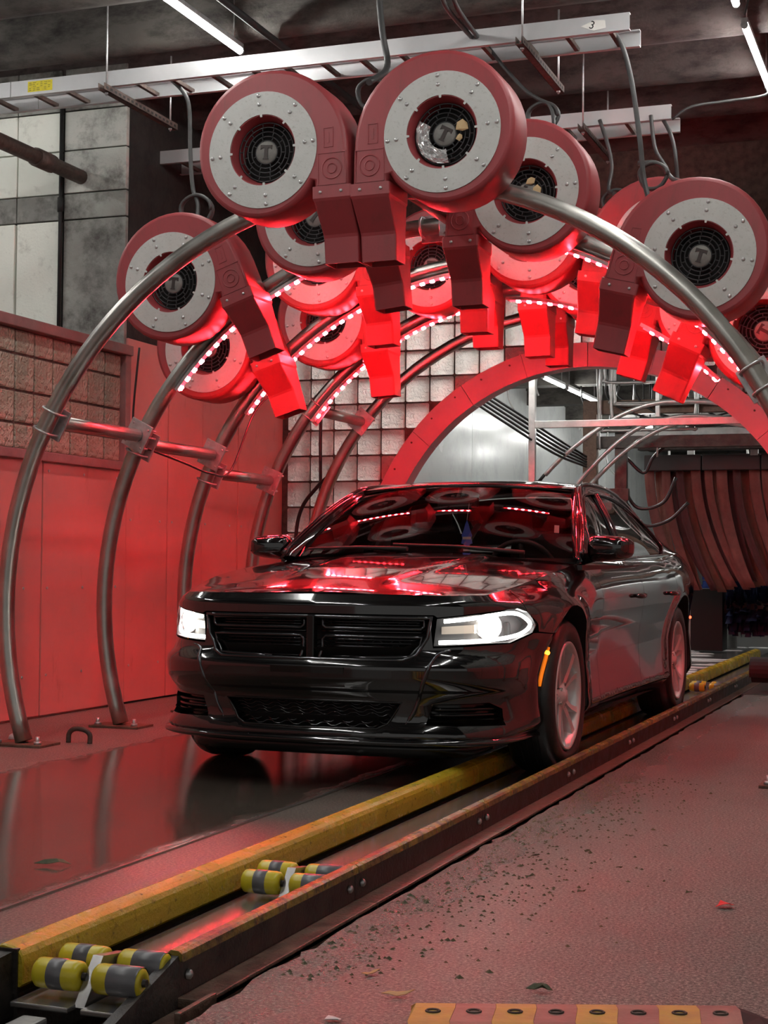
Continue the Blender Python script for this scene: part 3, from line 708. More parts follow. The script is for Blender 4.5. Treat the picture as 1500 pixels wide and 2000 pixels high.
t1 = tray(8.1, 8.41, -6.6, -1.61, 3.875, 'long aluminium cable tray across the ceiling behind the top blowers', [-6.2, -5.9, -5.55, -5.26, -5.035, -4.8, -4.556, -4.318, -4.061, -3.8, -3.6, -3.373, -3.141, -2.9, -2.66, -2.428, -2.19, -1.957, -1.72], [(-6.6, -5.40), (-5.395, -1.61)])
tray(9.9, 10.25, -5.6, -1.70, 3.90, 'second cable tray further back, partly hidden by the blowers', [-5.2, -4.8, -4.4, -4.0, -3.6, -3.2, -2.8, -2.4, -2.0], [(-5.6, -1.70)])
# tray stickers
m = MB(); m.box((-.085, -.0015, -.032), (.085, 0, .032)); o = m.build('sticker', M('yellow sticker', (.80, .68, .03), (.62, .52, .05), 40, rough=.5)); o.location = (-5.19, 8.0995, 3.832); tag(o, 'yellow sticker with fine print on the left end of the tray', 'sticker')
m = MB()
for i in range(5):
    for j in range(6): 
        if random.random() < .75: m.box((-.075+.026*j, -.0022, -.024+.011*i), (-.075+.026*j+random.uniform(.01, .022), -.0015, -.020+.011*i))
p = m.build('print', M('brown print', (.30, .25, .04), rough=.6), o)
m = MB(); m.prism([(-.07, 0), (.005, .028), (.06, .02), (.065, -.02), (.0, -.03)], -.0015, 0); o = m.build('paper_label', M('white paper', (.75, .74, .70), rough=.7)); o.location = (-1.80, 8.0995, 3.825); tag(o, 'white diamond shaped paper label reading 3 on the right end of tray', 'label')
fc = bpy.data.curves.new('digit', 'FONT'); fc.body = '3'; fc.size = .06; fc.extrude = .0006; fc.align_x = 'CENTER'; fc.align_y = 'CENTER'
fo = bpy.data.objects.new('tmp', fc); COL.objects.link(fo); dg = bpy.context.evaluated_depsgraph_get(); me = bpy.data.meshes.new_from_object(fo.evaluated_get(dg)); bpy.data.objects.remove(fo)
d = link('digit', me, 'black', o); d.rotation_euler = (R(90), R(20), 0); d.location = (-.01, -.002, 0)
# strut channels under the trays on threaded rods
def strut(x, ya, yb, z, label):
    t = empty('strut_channel', (x, ya, z)); tag(t, label, 'bracket', 'slotted strut channels'); L = yb-ya
    m = MB(); m.box((-.021, 0, -.041), (-.018, L, 0)); m.box((.018, 0, -.041), (.021, L, 0)); m.box((-.021, 0, -.041), (.021, L, -.038)); m.build('channel', 'rust', t)
    m = MB()
    for i in range(int(L/.05)): m.box((.0205, .02+.05*i, -.028), (.022, .045+.05*i, -.014))
    m.build('slots', 'black', t)['kind'] = 'stuff'
    for yy in (.06, L-.06):
        m = MB(); m.cyl((0, yy, -.06), (0, yy, beam_z(ya+yy)-.03-z), .006, 6); m.cyl((0, yy, -.052), (0, yy, -.041), .012, 6); m.build('threaded_rod', 'galv', t)
strut(-4.71, 8.0, 8.92, 3.775, 'slotted channel hanging under the long tray at left')
strut(-2.18, 8.0, 8.93, 3.775, 'slotted channel hanging under the long tray right of top centre blower')
strut(-2.26, 9.8, 10.68, 3.80, 'slotted channel hanging under the second tray at right')
strut(-4.5, 9.8, 10.68, 3.80, 'slotted channel under the second tray at left')

# ================================================================ cables and pipes
def smooth_path(P, n=6): return [tuple(p) for p in _catmull(P, n)]
def cable(pts, r, label, mat='cable', name='cable', cat='cable', group=None):
    m = MB().tube(smooth_path(pts), r, 7); me = m.mesh(name); base = Vector(pts[-1])
    me.transform(Matrix.Translation(-base)); o = link(name, me, mat); o.location = base; tag(o, label, cat, group); return o
def coil(c, r, n, label, tilt=0, dy=.012, rr=.011):
    pts = [(c[0]+(r+.006*math.sin(t*3.1))*math.cos(t), c[1]+dy*t/6.283, c[2]+r*math.sin(t)*.95) for t in np.linspace(0, 6.283*n, int(26*n))]
    m = MB().tube(pts, rr, 6); me = m.mesh('cable_coil'); me.transform(Matrix.Translation(-Vector(c))); o = link('cable_coil', me, 'cable'); o.location = c; tag(o, label, 'cable', 'coiled cables'); return o
cable([(-2.94, 7.98, beam_z(7.98)), (-2.94, 7.9, 4.08), (-2.92, 7.9, 3.85), (-2.89, 7.9, 3.65), (-2.88, 7.6, 3.48)], .018, 'thick grey cable dropping between the two top blowers')
coil((-2.98, 7.9, 3.52), .085, 2.4, 'coiled grey cable between the two top blowers')
cable([(-4.4, 8.25, 3.85), (-4.3, 8.25, 3.75), (-4.26, 8.25, 3.64), (-4.25, 8.25, 3.38), (-4.23, 8.25, 3.17), (-4.18, 8.22, 3.06), (-4.16, 8.15, 2.90)], .013, 'grey cable dropping from the long tray to the left blower')
coil((-4.20, 8.22, 3.03), .10, 2.2, 'coiled grey cable hanging above the left blower')
cable([(-1.74, 8.25, 3.85), (-1.68, 8.25, 3.75), (-1.64, 8.25, 3.61), (-1.61, 8.25, 3.44), (-1.58, 8.25, 3.21), (-1.56, 8.25, 3.02), (-1.5, 8.2, 2.80)], .014, 'grey cable dropping from the right end of the long tray')
cable([(-2.44, 8.3, 3.84), (-2.35, 8.3, 3.72), (-2.23, 8.3, 3.58), (-2.15, 8.3, 3.52), (-2.09, 8.3, 3.48), (-2.06, 8.28, 3.38), (-2.06, 8.2, 3.22)], .011, 'thin grey cable arching down right of the top centre blower')
coil((-2.13, 8.3, 3.42), .085, 1.6, 'cable loop above the blower with tan scraps')
cable([(-1.83, 9.9, 3.84), (-1.80, 9.9, 3.62), (-1.72, 9.9, 3.47), (-1.70, 9.8, 3.30), (-1.62, 9.3, 3.17)], .013, 'grey cable from the second tray falling behind the right blower')
cable([(-1.77, 9.95, 3.84), (-1.70, 9.9, 3.70), (-1.67, 9.9, 3.55), (-1.66, 9.9, 3.35), (-1.6, 9.4, 3.15)], .013, 'second grey cable beside it from the second tray')
cable([(-1.66, 8.6, 3.20), (-1.55, 8.6, 3.19), (-1.47, 8.6, 3.10), (-1.38, 8.5, 3.04), (-1.30, 8.2, 2.88)], .013, 'grey cable curling onto the top of the right blower')
coil((-1.56, 8.5, 3.10), .075, 1.8, 'cable loop above the right hand blower')
cable([(-2.16, 9.9, 3.84), (-2.10, 9.9, 3.65), (-2.08, 9.9, 3.52), (-2.09, 9.85, 3.37), (-2.0, 9.6, 3.28)], .013, 'grey cable behind the tan scrap blower')
coil((-2.03, 9.8, 3.27), .09, 1.5, 'small cable loop behind the tan scrap blower')
cable([(-2.49, 7.4, beam_z(7.4)), (-2.49, 7.4, 3.81+.2), (-2.43, 7.4, 3.83), (-2.44, 7.6, 3.80), (-2.48, 8.15, 3.84)], .013, 'grey cable hooking into the tray at top centre')
cable([(-2.55, 7.45, beam_z(7.45)), (-2.44, 7.45, 4.02), (-2.39, 7.45, 3.85), (-2.40, 7.65, 3.81), (-2.45, 8.18, 3.84)], .013, 'parallel grey cable hooking into the tray at top centre')
cable([(-1.73, 10.1, 3.86), (-1.6, 10.1, 3.93), (-1.38, 10.15, 3.96), (-1.15, 10.2, 3.99), (-1.15, 10.25, 4.06)], .010, 'thin cable sagging from the second tray to the right tube lamp')
cable([(-1.15, 9.12, beam_z(9.12)), (-1.17, 9.12, 4.45), (-1.12, 9.12, 4.3), (-1.15, 9.14, 4.15)], .008, 'wavy lamp wire at the top right corner')
cable([(-5.10, 11.95, .012), (-5.12, 11.95, .6), (-5.14, 11.95, 1.15), (-5.09, 11.95, 1.42), (-4.95, 11.95, 1.60), (-4.86, 11.95, 1.68)], .016, 'black hose curving along the wall behind the left mirror', 'hose', 'hose', 'hose')
cable([(-4.93, 11.98, .012),  (-4.93, 11.98, 1.2), (-4.94, 11.98, 2.0), (-4.93, 11.98, 2.4)], .014, 'thin black pipe standing before the glass block wall', 'hose', 'pipe', 'pipe')
cable([(-4.60, 8.3, 2.25), (-4.63, 8.3, 1.95), (-4.64, 8.3, 1.75), (-4.62, 8.25, 1.62)], .007, 'thin black wire hanging under the low left blower', 'hose', 'wire', 'wire')
cable([(-4.49, 8.17, 1.64), (-4.40, 8.5, 1.57), (-4.36, 8.8, 1.52), (-4.37, 9.1, 1.56), (-4.30, 9.3, 1.95), (-4.10, 9.25, 2.1)], .007, 'thin black wire looping below the second connecting tube', 'hose', 'wire', 'wire')
m = MB(); m.cyl((0, -2.2, 0), (0, .07, 0), .05, 14); m.cyl((0, -.55, 0), (0, -.35, 0), .062, 14); o = m.build('brown_pipe', 'rust'); o.location = (-5.70, 9.40, 3.63); tag(o, 'rusty brown pipe entering the sooty masonry at upper left', 'pipe')
m = MB(); m.cyl((0, 0, 2.44-2.44), (0, 0, 1.75), .014, 8); m.cyl((0, 0, .95), (0, 0, 1.05), .022, 8); o = m.build('conduit', 'black'); o.location = (-5.853, 9.415, 2.445); tag(o, 'dark upright conduit between the white and the dark masonry', 'conduit')
m = MB(); m.cyl((0, 0, 0), (0, 4.4, 0), .022, 8); o = m.build('conduit', 'black'); o.location = (-3.925, 6.2, 4.17); tag(o, 'dark conduit running along the ceiling beside the white tube', 'conduit')

# ================================================================ conveyor
def yrail(y0, y1, label):
    o = None
    pr = [(-2.030, 0.), (-2.030, .096), (-2.024, .106), (-2.016, .108), (-1.988, .103), (-1.974, .096), (-1.966, .084), (-1.963, .066), (-1.963, .022), (-1.97, .016), (-2.0, .014), (-2.0, 0.)]
    m = MB(); n = len(pr); ys = [y0, y0+.006, y1-.006, y1]; vs = []
    for i, y in enumerate(ys):
        s = .97 if i in (0, 3) else 1; vs += [((x+2.01)*s, y-y0, z*s) for x, z in pr]
    m.add(vs, [(i*n+k, i*n+(k+1) % n, (i+1)*n+(k+1) % n, (i+1)*n+k) for i in range(3) for k in range(n)], False); m.f += [tuple(range(n)), tuple(range(3*n, 4*n))]; m.sm += [False, False]
    o = m.build('yellow_guide_rail', 'yellowrail'); o.location = (-2.01, y0, 0); tag(o, label, 'guide rail', 'yellow guide rail sections')
ys = [3.05, 3.98, 5.02, 6.6, 8.2, 9.8, 11.4, 13.0, 14.7, 17]
lb = ['nearest yellow guide rail section at the lower left corner', 'second yellow guide rail section beside the second roller set', 'yellow guide rail section running up to the car bumper', 'yellow guide rail section under the front of the car', 'yellow guide rail section under the car cabin', 'yellow guide rail section under the car trunk', 'yellow guide rail section just behind the rear wheel', 'yellow guide rail section beside the red lit rollers', 'farthest visible yellow guide rail section', 'last yellow guide rail section inside the tunnel']
for i in range(len(ys)-1): yrail(ys[i], ys[i+1], lb[i])
slab('trim_2', (-2.05, -.5, -.2), (-2.0, 3.05, -.002), 'darksteel'); slab('trim_2', (-2.036, 3.05, -.2), (-1.975, 17, .0), 'darksteel')
m = MB(); m.prism([(0, 0), (.05, 0), (.05, .10), (0, .10)], 0, .012); m.add([(-2.08, 2.3, -.05), (-1.985, 3.05, -.05), (-1.985, 3.05, .095), (-2.08, 2.3, .0), (-2.10, 2.3, -.05), (-2.03, 3.05, -.05), (-2.03, 3.05, .095), (-2.10, 2.3, .0)], [(0, 1, 2, 3), (4, 5, 6, 7), (3, 2, 6, 7), (0, 1, 5, 4), (1, 2, 6, 5), (0, 3, 7, 4)])
m.v = [(x+1.985 if i >= 8 else x-.04, (y-3.05) if i >= 8 else y-.005, z) for i, (x, y, z) in enumerate(m.v)]
o = m.build('entry_guard', 'darksteel'); o.location = (-1.985, 3.05, 0); tag(o, 'dark steel entry guard at the end of the yellow rail', 'guard')
# right guide: web, yellow cap, ledge
def rguide(y0, y1, label, first=False):
    t = empty('guide_rail', (-1.66, y0, 0)); tag(t, label, 'guide rail', 'dark steel guide rail sections'); L = y1-y0
    m = MB(); m.cbox((-.009, .002, -.03), (.009, L-.002, .078), .002); m.build('web', 'guideweb', t)
    m = MB(); cp = [(-.018, .070), (-.018, .086), (-.010, .093), (.010, .092), (.019, .086), (.021, .068), (.015, .068), (.011, .078), (-.012, .078)]
    n = len(cp); m.add([(x, .003, z) for x, z in cp]+[(x, L-.003, z) for x, z in cp], [(i, (i+1) % n, n+(i+1) % n, n+i) for i in range(n)]+[tuple(range(n)), tuple(range(n, 2*n))]); m.build('cap', 'capyellow', t)
    m = MB(); m.cbox((.006, .0, -.035), (.080, L, -.012), .005); m.box((.070, 0, -.10), (.080, L, -.02)); m.build('ledge', 'brownweb', t)
    for yy in (.05, L-.05):
        o = bpy.data.objects.new('bolt', BOLT); COL.objects.link(o); o.parent = t; o.location = (.006, yy, .03); o.rotation_euler = (0, 0, R(90)); o.scale = (1.2, 1.2, 1.2)
rl = ['nearest dark steel guide rail section with a yellow cap at lower left', 'second guide rail section beside the second roller set', 'guide rail section along the bright wet floor edge', 'guide rail section beside the front wheel', 'guide rail section along the car doors', 'guide rail section beside the rear wheel', 'guide rail section at the red lit rollers', 'last guide rail section beyond the roller brush']
ry = [3.19, 4.30, 5.6, 7.0, 8.4, 9.8, 11.2, 12.6, 16]
for i in range(8): rguide(ry[i], ry[i+1], rl[i])
# sloped entry end of the guide
t = empty('entry_ramp', (-1.66, 3.19, 0)); tag(t, 'sloped dark steel end plate of the right guide rail', 'guard')
MB().prism([(-.01, 0), (.01, 0), (.01, .1), (-.01, .1)], -.001, .001)
m = MB(); m.add([(-.012, 0, .082), (.012, 0, .082), (-.05, -.55, -.10), (-.02, -.55, -.10), (-.012, 0, -.10), (.012, 0, -.10)], [(0, 1, 3, 2), (0, 2, 4), (1, 5, 3), (0, 4, 5, 1), (2, 3, 5, 4)]); m.build('plate', 'guideweb', t)
m = MB(); m.cbox((.01, -.5, -.06), (.085, 0, -.035), .004); m.build('ledge', 'brownweb', t)
m = MB(); m.cbox((.085, -.16, -.075), (.10, .02, .005), .004); m.build('splice_plate', 'brownweb', t)
m = MB(); m.cbox((.10, -.20, -.09), (.15, -.05, -.06), .005); m.cyl((.12, -.16, -.06), (.12, -.16, -.035), .016, 6); m.build('foot', 'brownweb', t)
# slide plates
for x0, x1, lab in ((-1.950, -1.805, 'long worn slide plate with a red sheen left of the chain slot'), (-1.775, -1.69, 'narrow worn slide plate right of the chain slot')):
    m = MB(); m.cbox((0, 0, -.012), (x1-x0, 13.3, 0), .003); o = m.build('slide_plate', 'slide'); o.location = (x0, 2.98, .004); tag(o, lab, 'plate')
m = MB(); m.cbox((0, 0, 0), (.40, .14, .05), .008); o = m.build('cross_beam', 'brownweb'); o.location = (-2.02, 2.74, -.085); tag(o, 'rusty cross beam at the bottom left corner of the conveyor', 'beam')
m = MB(); m.cbox((-.03, -.05, 0), (.03, .05, .02), .006); o = m.build('chain_link', 'galv'); o.location = (-1.865, 2.90, -.03); tag(o, 'short bright steel link in front of the nearest rollers', 'link')
# roller dollies
def dolly(x, y, z, label):
    t = empty('roller_dolly', (x, y, z)); tag(t, label, 'rollers', 'conveyor roller sets')
    for dx, w in ((-.075, .058), (.075, .058)):
        for dy, dz in ((-.055, .035), (.055, .042)):
            lo, hi = dx-w, dx+w; m = MB(); mt = Matrix.Translation((dx, dy, dz)) @ Matrix.Rotation(R(90), 4, 'Z')
            pf = [(.010, -w), (.026, -w), (.032, -w+.006), (.0335, -w+.016), (.0335, w-.016), (.032, w-.006), (.026, w), (.010, w)]
            m.lathe(pf, 22, mt, closed=True); ro = m.build('roller', 'yellow', t)
            m = MB(); b0, b1 = ((-.022, .018) if dx < 0 else (-w+.004, .018)); b0, b1 = ((-.020, .020) if dx < 0 else (-.054, .020))
            m.lathe([(.0330, b0), (.0345, b0+.003), (.0345, b1-.003), (.0330, b1)], 22, mt); m.build('worn_band', 'rollergrey', ro)
            MB().cyl((dx-w-.008, dy, dz), (dx+w+.008, dy, dz), .009, 8).build('axle', 'darksteel', ro)
    m = MB(); m.add([(-.013, -.10, -.02), (.013, -.10, -.02), (.013, -.02, .075), (-.013, -.02, .075), (-.013, .09, .06), (.013, .09, .06), (.013, .10, -.02), (-.013, .10, -.02)], [(0, 1, 2, 3), (3, 2, 5, 4), (4, 5, 6, 7), (0, 3, 4, 7), (1, 6, 5, 2), (0, 7, 6, 1)]); m.build('bracket', 'slide', t)
dolly(-1.795, 3.11, .018, 'nearest yellow and grey roller set at lower left')
dolly(-1.800, 4.20, .018, 'second yellow and grey roller set along the conveyor')
dolly(-1.790, 12.12, .018, 'far roller set glowing red behind the rear wheel')
# speed hump
t = empty('speed_hump', (-.64, 3.23, 0), (0, 0, R(20))); tag(t, 'yellow and brown rubber speed hump at the bottom edge', 'speed hump')
hp = [(-.22, 0), (-.20, .012), (-.12, .032), (-.04, .042), (.06, .042), (.12, .034), (.17, .014), (.18, 0)]; n = len(hp)
Ym = M('yellow speed hump rubber', (.55, .36, .06), (.44, .26, .07), 14, rough=.6, bump=.2); Yb = M('bright yellow panel', (.80, .62, .02), rough=.4)
W = .085
for k in range(9):
    x0 = -.44+W*k; m = MB(); vs = []; cols = [(x0, 1), (x0+W*.5, 1), (x0+W-.001, 1)] if k < 8 else [(x0, .95), (x0+W*.5, .7), (x0+W*.9, .25)]
    for q, (x, s) in enumerate(cols): vs += [(x+.012*math.sin(i*1.7)*(q != 1 and 1 < i < 6), yy*(.6+.4*s), z*s) for i, (yy, z) in enumerate(hp)]
    m.add(vs, [(a*n+i, a*n+i+1, (a+1)*n+i+1, (a+1)*n+i) for a in range(2) for i in range(n-1)]+[tuple(range(n)), tuple(range(2*n, 3*n))])
    seg = m.build('hump_section', 'black' if k == 8 else (Ym if k % 2 == 0 else 'rubberbrown'), t)
    if k == 8: continue
    m = MB(); m.add([(x0+.004, -.198, .0145), (x0+W-.004, -.198, .0145), (x0+W-.004, -.085, .0395), (x0+.004, -.085, .0395), (x0+.004, -.198, .0105), (x0+W-.004, -.198, .0105), (x0+W-.004, -.085, .0345), (x0+.004, -.085, .0345)], [(0, 1, 2, 3), (4, 5, 6, 7), (0, 1, 5, 4), (2, 3, 7, 6), (1, 2, 6, 5), (3, 0, 4, 7)]); m.build('reflective_face', Yb if k % 2 == 0 else 'rollergrey', seg)
    m = MB(); m.tube([(x0+W*.5+.014*math.cos(a), .03+.012*math.sin(a), .043) for a in np.linspace(0, 6.283, 12, endpoint=False)], .003, 5, closed=True); m.build('bolt_ring', 'rust', seg)
# anchors and litter
def litter(name, pts, th, loc, mat, label, cat, rz=0):
    m = MB(); bm = bmesh.new(); vs = [bm.verts.new((x, y, z)) for x, y, z in pts]; bm.faces.new(vs); bmesh.ops.triangulate(bm, faces=bm.faces[:]); bmesh.ops.subdivide_edges(bm, edges=bm.edges[:], cuts=1)
    for v in bm.verts: v.co.z += random.uniform(0, th)
    bmesh.ops.solidify(bm, geom=bm.faces[:], thickness=.0015); m.bm(bm); o = m.build(name, mat); o.location = loc; o.rotation_euler = (0, 0, rz); tag(o, label, cat); return o
redp = M('red plastic wrapper', (.75, .03, .03), rough=.4); tanl = M('dry tan leaf', (.52, .38, .17), (.40, .26, .12), 30, rough=.7); grnl = M('dark green debris', (.05, .06, .03), (.12, .11, .06), 30, rough=.8)
def gp(u, v): # floor point from the calibrated ground table
    return (u, v, .002)
litter('wrapper', [(-.022, -.02, 0), (.018, -.015, .01), (.025, .02, .0), (-.014, .025, .008)], .008, (-.626, 4.55, .003), redp, 'small bright red wrapper on the floor at right', 'litter')
litter('dry_leaf', [(-.035, -.008, .006), (0, -.014, 0), (.04, 0, .012), (.0, .012, .004)], .008, (-1.18, 3.34, .003), tanl, 'curled tan leaf on the floor near the conveyor edge', 'leaf', .3)
litter('dry_leaf', [(-.03, -.006, .004), (0, -.01, 0), (.03, 0, .006), (0, .008, .002)], .006, (-1.30, 3.49, .003), tanl, 'pale flat leaf left of the red wet patch', 'leaf', 1)
litter('leaf_clump', [(-.03, -.012, 0), (.01, -.016, .008), (.03, 0, .0), (.0, .014, .01)], .012, (-.893, 3.50, .003), grnl, 'dark green clump of leaves above the speed hump', 'litter')
litter('paper_bit', [(-.015, -.01, 0), (.015, -.01, .004), (.015, .01, 0), (-.015, .012, .005)], .004, (-1.243, 3.114, .003), 'foam', 'small white paper bit at the bottom edge', 'litter')
litter('leaf_clump', [(-.06, -.012, 0), (.02, -.018, .008), (.055, 0, .0), (.0, .014, .008)], .014, (-2.705, 4.37, .003), grnl, 'dark strip of debris lying on the wet lane at left', 'litter', .4)
NTH0 = ['first', 'second', 'third', 'fourth', 'fifth', 'sixth', 'seventh', 'eighth', 'ninth', 'tenth']
for i, (x, y) in enumerate(sorted([(-1.02, 5.0), (-1.18, 5.25), (-.95, 5.45), (-1.25, 4.75), (-1.05, 4.6), (-.86, 5.02), (-1.32, 5.1), (-1.1, 5.6), (-.75, 4.7), (-1.3, 4.4)], key=lambda p: p[1])):
    s = random.uniform(.007, .016); litter('debris_flake', [(-s, -s*.3, 0), (s, -s*.4, .003), (s*.8, s*.4, 0), (-s*.7, s*.3, .003)], .006, (x, y, .003), grnl, 'dark flake of debris on the red lit floor, %s nearest the camera' % NTH0[i], 'debris', random.uniform(0, 3))['group'] = 'dark flakes on the red lit floor'
random.seed(33); m = MB()
for i in range(900):
    y = random.uniform(3.4, 7.2); x = -1.51+abs(random.gauss(0, .22)); s_ = random.uniform(.0025, .0075)*(1.4 if random.random() < .1 else 1)
    pts = [(s_*random.uniform(.7, 1.3)*math.cos(a), s_*random.uniform(.7, 1.3)*math.sin(a)) for a in (0, 1.6, 3.1, 4.7)]
    m.add([(x+a, y+b, .0) for a, b in pts]+[(x, y, s_*.8)], [(0, 1, 4), (1, 2, 4), (2, 3, 4), (3, 0, 4)])
o = m.build('grit', grnl); tag(o, 'dark grit scattered over the damp floor along the conveyor edge', 'grit', kind='stuff')
m = MB().tube(smooth_path([(-.07, 0, .0), (-.065, 0, .05), (-.03, 0, .075), (.03, 0, .07), (.06, 0, .045), (.06, 0, .0)]), .014, 8); o = m.build('floor_hook', 'rust'); o.location = (-4.40, 7.35, .0); tag(o, 'rusty bent steel hook on the floor behind the front arch foot', 'hook')
m = MB(); bm = bmesh.new(); bmesh.ops.create_icosphere(bm, subdivisions=2, radius=.06)
for v in bm.verts: v.co = (v.co.x*1.0, v.co.y*.8, max(0, v.co.z*.75+random.uniform(-.006, .006)))
m.bm(bm, None, True); o = m.build('foam_lump', 'foam'); o.location = (-4.78, 7.35, 0); tag(o, 'white lump on the floor beside the front arch foot', 'lump')

# ================================================================ wash tunnel equipment
def pole(pts, r, name, mat, label, cat, n=8, group=None):
    m = MB().tube(pts, r, n); me = m.mesh(name); b = Vector(pts[0]); me.transform(Matrix.Translation(-b)); o = link(name, me, mat); o.location = b; tag(o, label, cat, group); return o
def sqbar(lo, hi, name, mat, label, cat, group=None):
    c = Vector(((lo[0]+hi[0])/2, (lo[1]+hi[1])/2, lo[2])); m = MB(); m.cbox(tuple(Vector(lo)-c), tuple(Vector(hi)-c), .004); o = m.build(name, mat); o.location = c; tag(o, label, cat, group); return o
t = empty('gantry', (-3.67, 14, 0)); tag(t, 'square aluminium post and crossbar just inside the portal', 'frame')
MB().cbox((-.03, -.03, 0), (.03, .03, 2.95), .004).build('post', 'alu', t); MB().cbox((-.0, -.025, 2.225), (3.4, .025, 2.29), .004).build('crossbar', 'alu', t); MB().cbox((3.37, -.03, 0), (3.43, .03, 2.95), .004).build('post', 'alu', t)
MB().cbox((-.04, -.04, 1.60), (.04, .04, 1.66), .004).build('collar', 'alu', t)
pa = [(-3.7, 14.6, 1.83), (-3.52, 14.6, 2.01), (-3.23, 14.6, 2.23), (-2.89, 14.6, 2.42), (-2.5, 14.6, 2.5), (-1.9, 14.6, 2.44), (-1.5, 14.6, 2.2), (-1.2, 14.6, 1.8)]
t = empty('spray_pipe', (-2.5, 14.6, 2.5)); tag(t, 'foremost curved spray pipe with a black nozzle inside the tunnel', 'pipe', 'curved spray pipes')
o = MB().tube(smooth_path(pa), .022, 8).build('pipe', 'alu', t); o.location = -Vector(t.location)
m = MB(); m.cyl((-3.7, 14.6, 1.84), (-3.76, 14.6, 1.77), .016, 8); m.cyl((-3.79, 14.6, 1.76), (-3.73, 14.6, 1.755), .022, 8); o = m.build('nozzle', 'black', t); o.location = -Vector(t.location)
pole(smooth_path([(-3.50, 15.0, 1.7), (-3.44, 15.0, 1.81), (-3.22, 15.0, 2.04), (-2.99, 15.0, 2.23), (-2.79, 15.0, 2.33), (-2.4, 15.0, 2.40), (-1.8, 15.0, 2.3), (-1.3, 15, 1.9)]), .022, 'spray_pipe', 'alu', 'second curved spray pipe rising above the car roof', 'pipe', group='curved spray pipes')
pole(smooth_path([(-3.46, 15.3, 1.7), (-3.39, 15.3, 1.80), (-3.13, 15.3, 2.05), (-2.87, 15.3, 2.23), (-2.62, 15.3, 2.34), (-2.3, 15.3, 2.38), (-1.7, 15.3, 2.25), (-1.3, 15.3, 1.9)]), .022, 'spray_pipe', 'alu', 'third curved spray pipe rising above the car roof', 'pipe', group='curved spray pipes')
t = empty('machine_gantry', (-3.43, 15.5, 0)); tag(t, 'brown steel machine frame behind the spray pipes', 'frame')
MB().cbox((-.10, -.05, 0), (.04, .05, 2.62), .005).build('post', 'brownweb', t); MB().cbox((.04, -.05, 2.48), (2.6, .05, 2.62), .005).build('beam', 'brownweb', t); MB().cbox((.22, -.03, 1.3), (.34, .04, 2.30), .005).build('inner_post', 'darksteel', t); MB().cbox((.04, -.04, 1.62), (.36, .04, 1.74), .005).build('bracket', 'darksteel', t); MB().cbox((2.46, -.05, 0), (2.6, .05, 2.62), .005).build('post', 'brownweb', t)
MB().cbox((.04, -.05, 2.14), (2.46, .03, 2.26), .005).build('beam', 'darksteel', t)
sqbar((-3.2, 16.6, 2.20), (-.8, 16.75, 2.30), 'dark_beam', 'darksteel', 'dark horizontal beam above the curtain', 'beam')
sqbar((-3.5, 17.4, 2.42), (-.8, 17.5, 2.50), 'steel_beam', 'alu', 'pale horizontal beam high above the curtain', 'beam')
sqbar((-3.8, 18.4, 2.72), (-.6, 18.5, 2.80), 'steel_beam', 'alu', 'pale horizontal beam near the tunnel ceiling', 'beam')
sqbar((-2.06, 16.9, 2.15), (-1.98, 16.98, 3.02), 'hanger_post', 'alu', 'short upright hanger over the curtain', 'post')
sqbar((-2.72, 15.0, 2.40), (-2.68, 15.04, 3.02), 'hanger_post', 'alu', 'thin upright hanger in front of the curtain', 'post')
sqbar((-3.06, 19.0, 0), (-2.98, 19.08, 2.4), 'steel_post', 'alu', 'grey post beside the left edge of the curtain', 'post')
random.seed(11); spec = []
NTH = ['first', 'second', 'third', 'fourth', 'fifth', 'sixth', 'seventh', 'eighth', 'ninth', 'tenth', 'eleventh', 'twelfth', 'thirteenth', 'fourteenth', 'fifteenth', 'sixteenth', 'seventeenth']
for i in range(24):
    y = 13.2+2.1*random.choice([1, 1, 2, 2, 3, 4])+random.uniform(.05, .2); z = random.uniform(2.3, 2.85); x0 = random.uniform(-4.3, -2.6); x1 = x0+random.uniform(.8, 2.2); zt_ = 3.016
    if i % 3 == 0: pts = [(x0, y, zt_), (x0+.05, y, z+.15), ((x0+x1)/2, y, z-random.uniform(.05, .25)), (x1-.05, y, z+.1), (x1, y, zt_)]
    elif i % 3 == 1: pts = [(x0, y, zt_), (x0, y, z+.06), (x0+.08, y, z), ((x0+x1)/2, y, z), (x1-.08, y, z), (x1, y, z+.06), (x1, y, zt_)]
    else: pts = [(x0, y, zt_), (x0+random.uniform(-.1, .1), y, z), (x0+random.uniform(-.2, .2), y, z-random.uniform(.1, .5))]
    spec.append((i % 3, x0, pts, [.011, .017, .010][i % 3], ['hose', 'alu', 'alu'][i % 3]))
for ty, nm in enumerate(('sagging black hose', 'straight pale pipe', 'short hanging pale pipe')):
    for q, (_, x0, pts, r_, mt_) in enumerate(sorted([s_ for s_ in spec if s_[0] == ty], key=lambda v: v[1])):
        pole(smooth_path(pts), r_, 'tunnel_pipe', mt_, '%s, %s from the left under the tunnel ceiling' % (nm, NTH[q]), 'pipe', 6, '%ss under the tunnel ceiling' % nm)
for i in range(5):
    d = .05*i; cable([(-5.15, 12.6+d, 3.0+d*.6), (-4.45, 13.0+d, 2.70+d*.6), (-3.9, 13.6+d, 2.30+d*.7), (-3.55, 14.3+d, 2.02+d*.7), (-3.46, 15.3, 1.95+d*.5)], .012, ['lowest', 'second lowest', 'middle', 'second highest', 'highest'][i]+' black hose of the bundle drooping inside the portal', 'hose', 'hose', 'hose', 'drooping hose bundle')
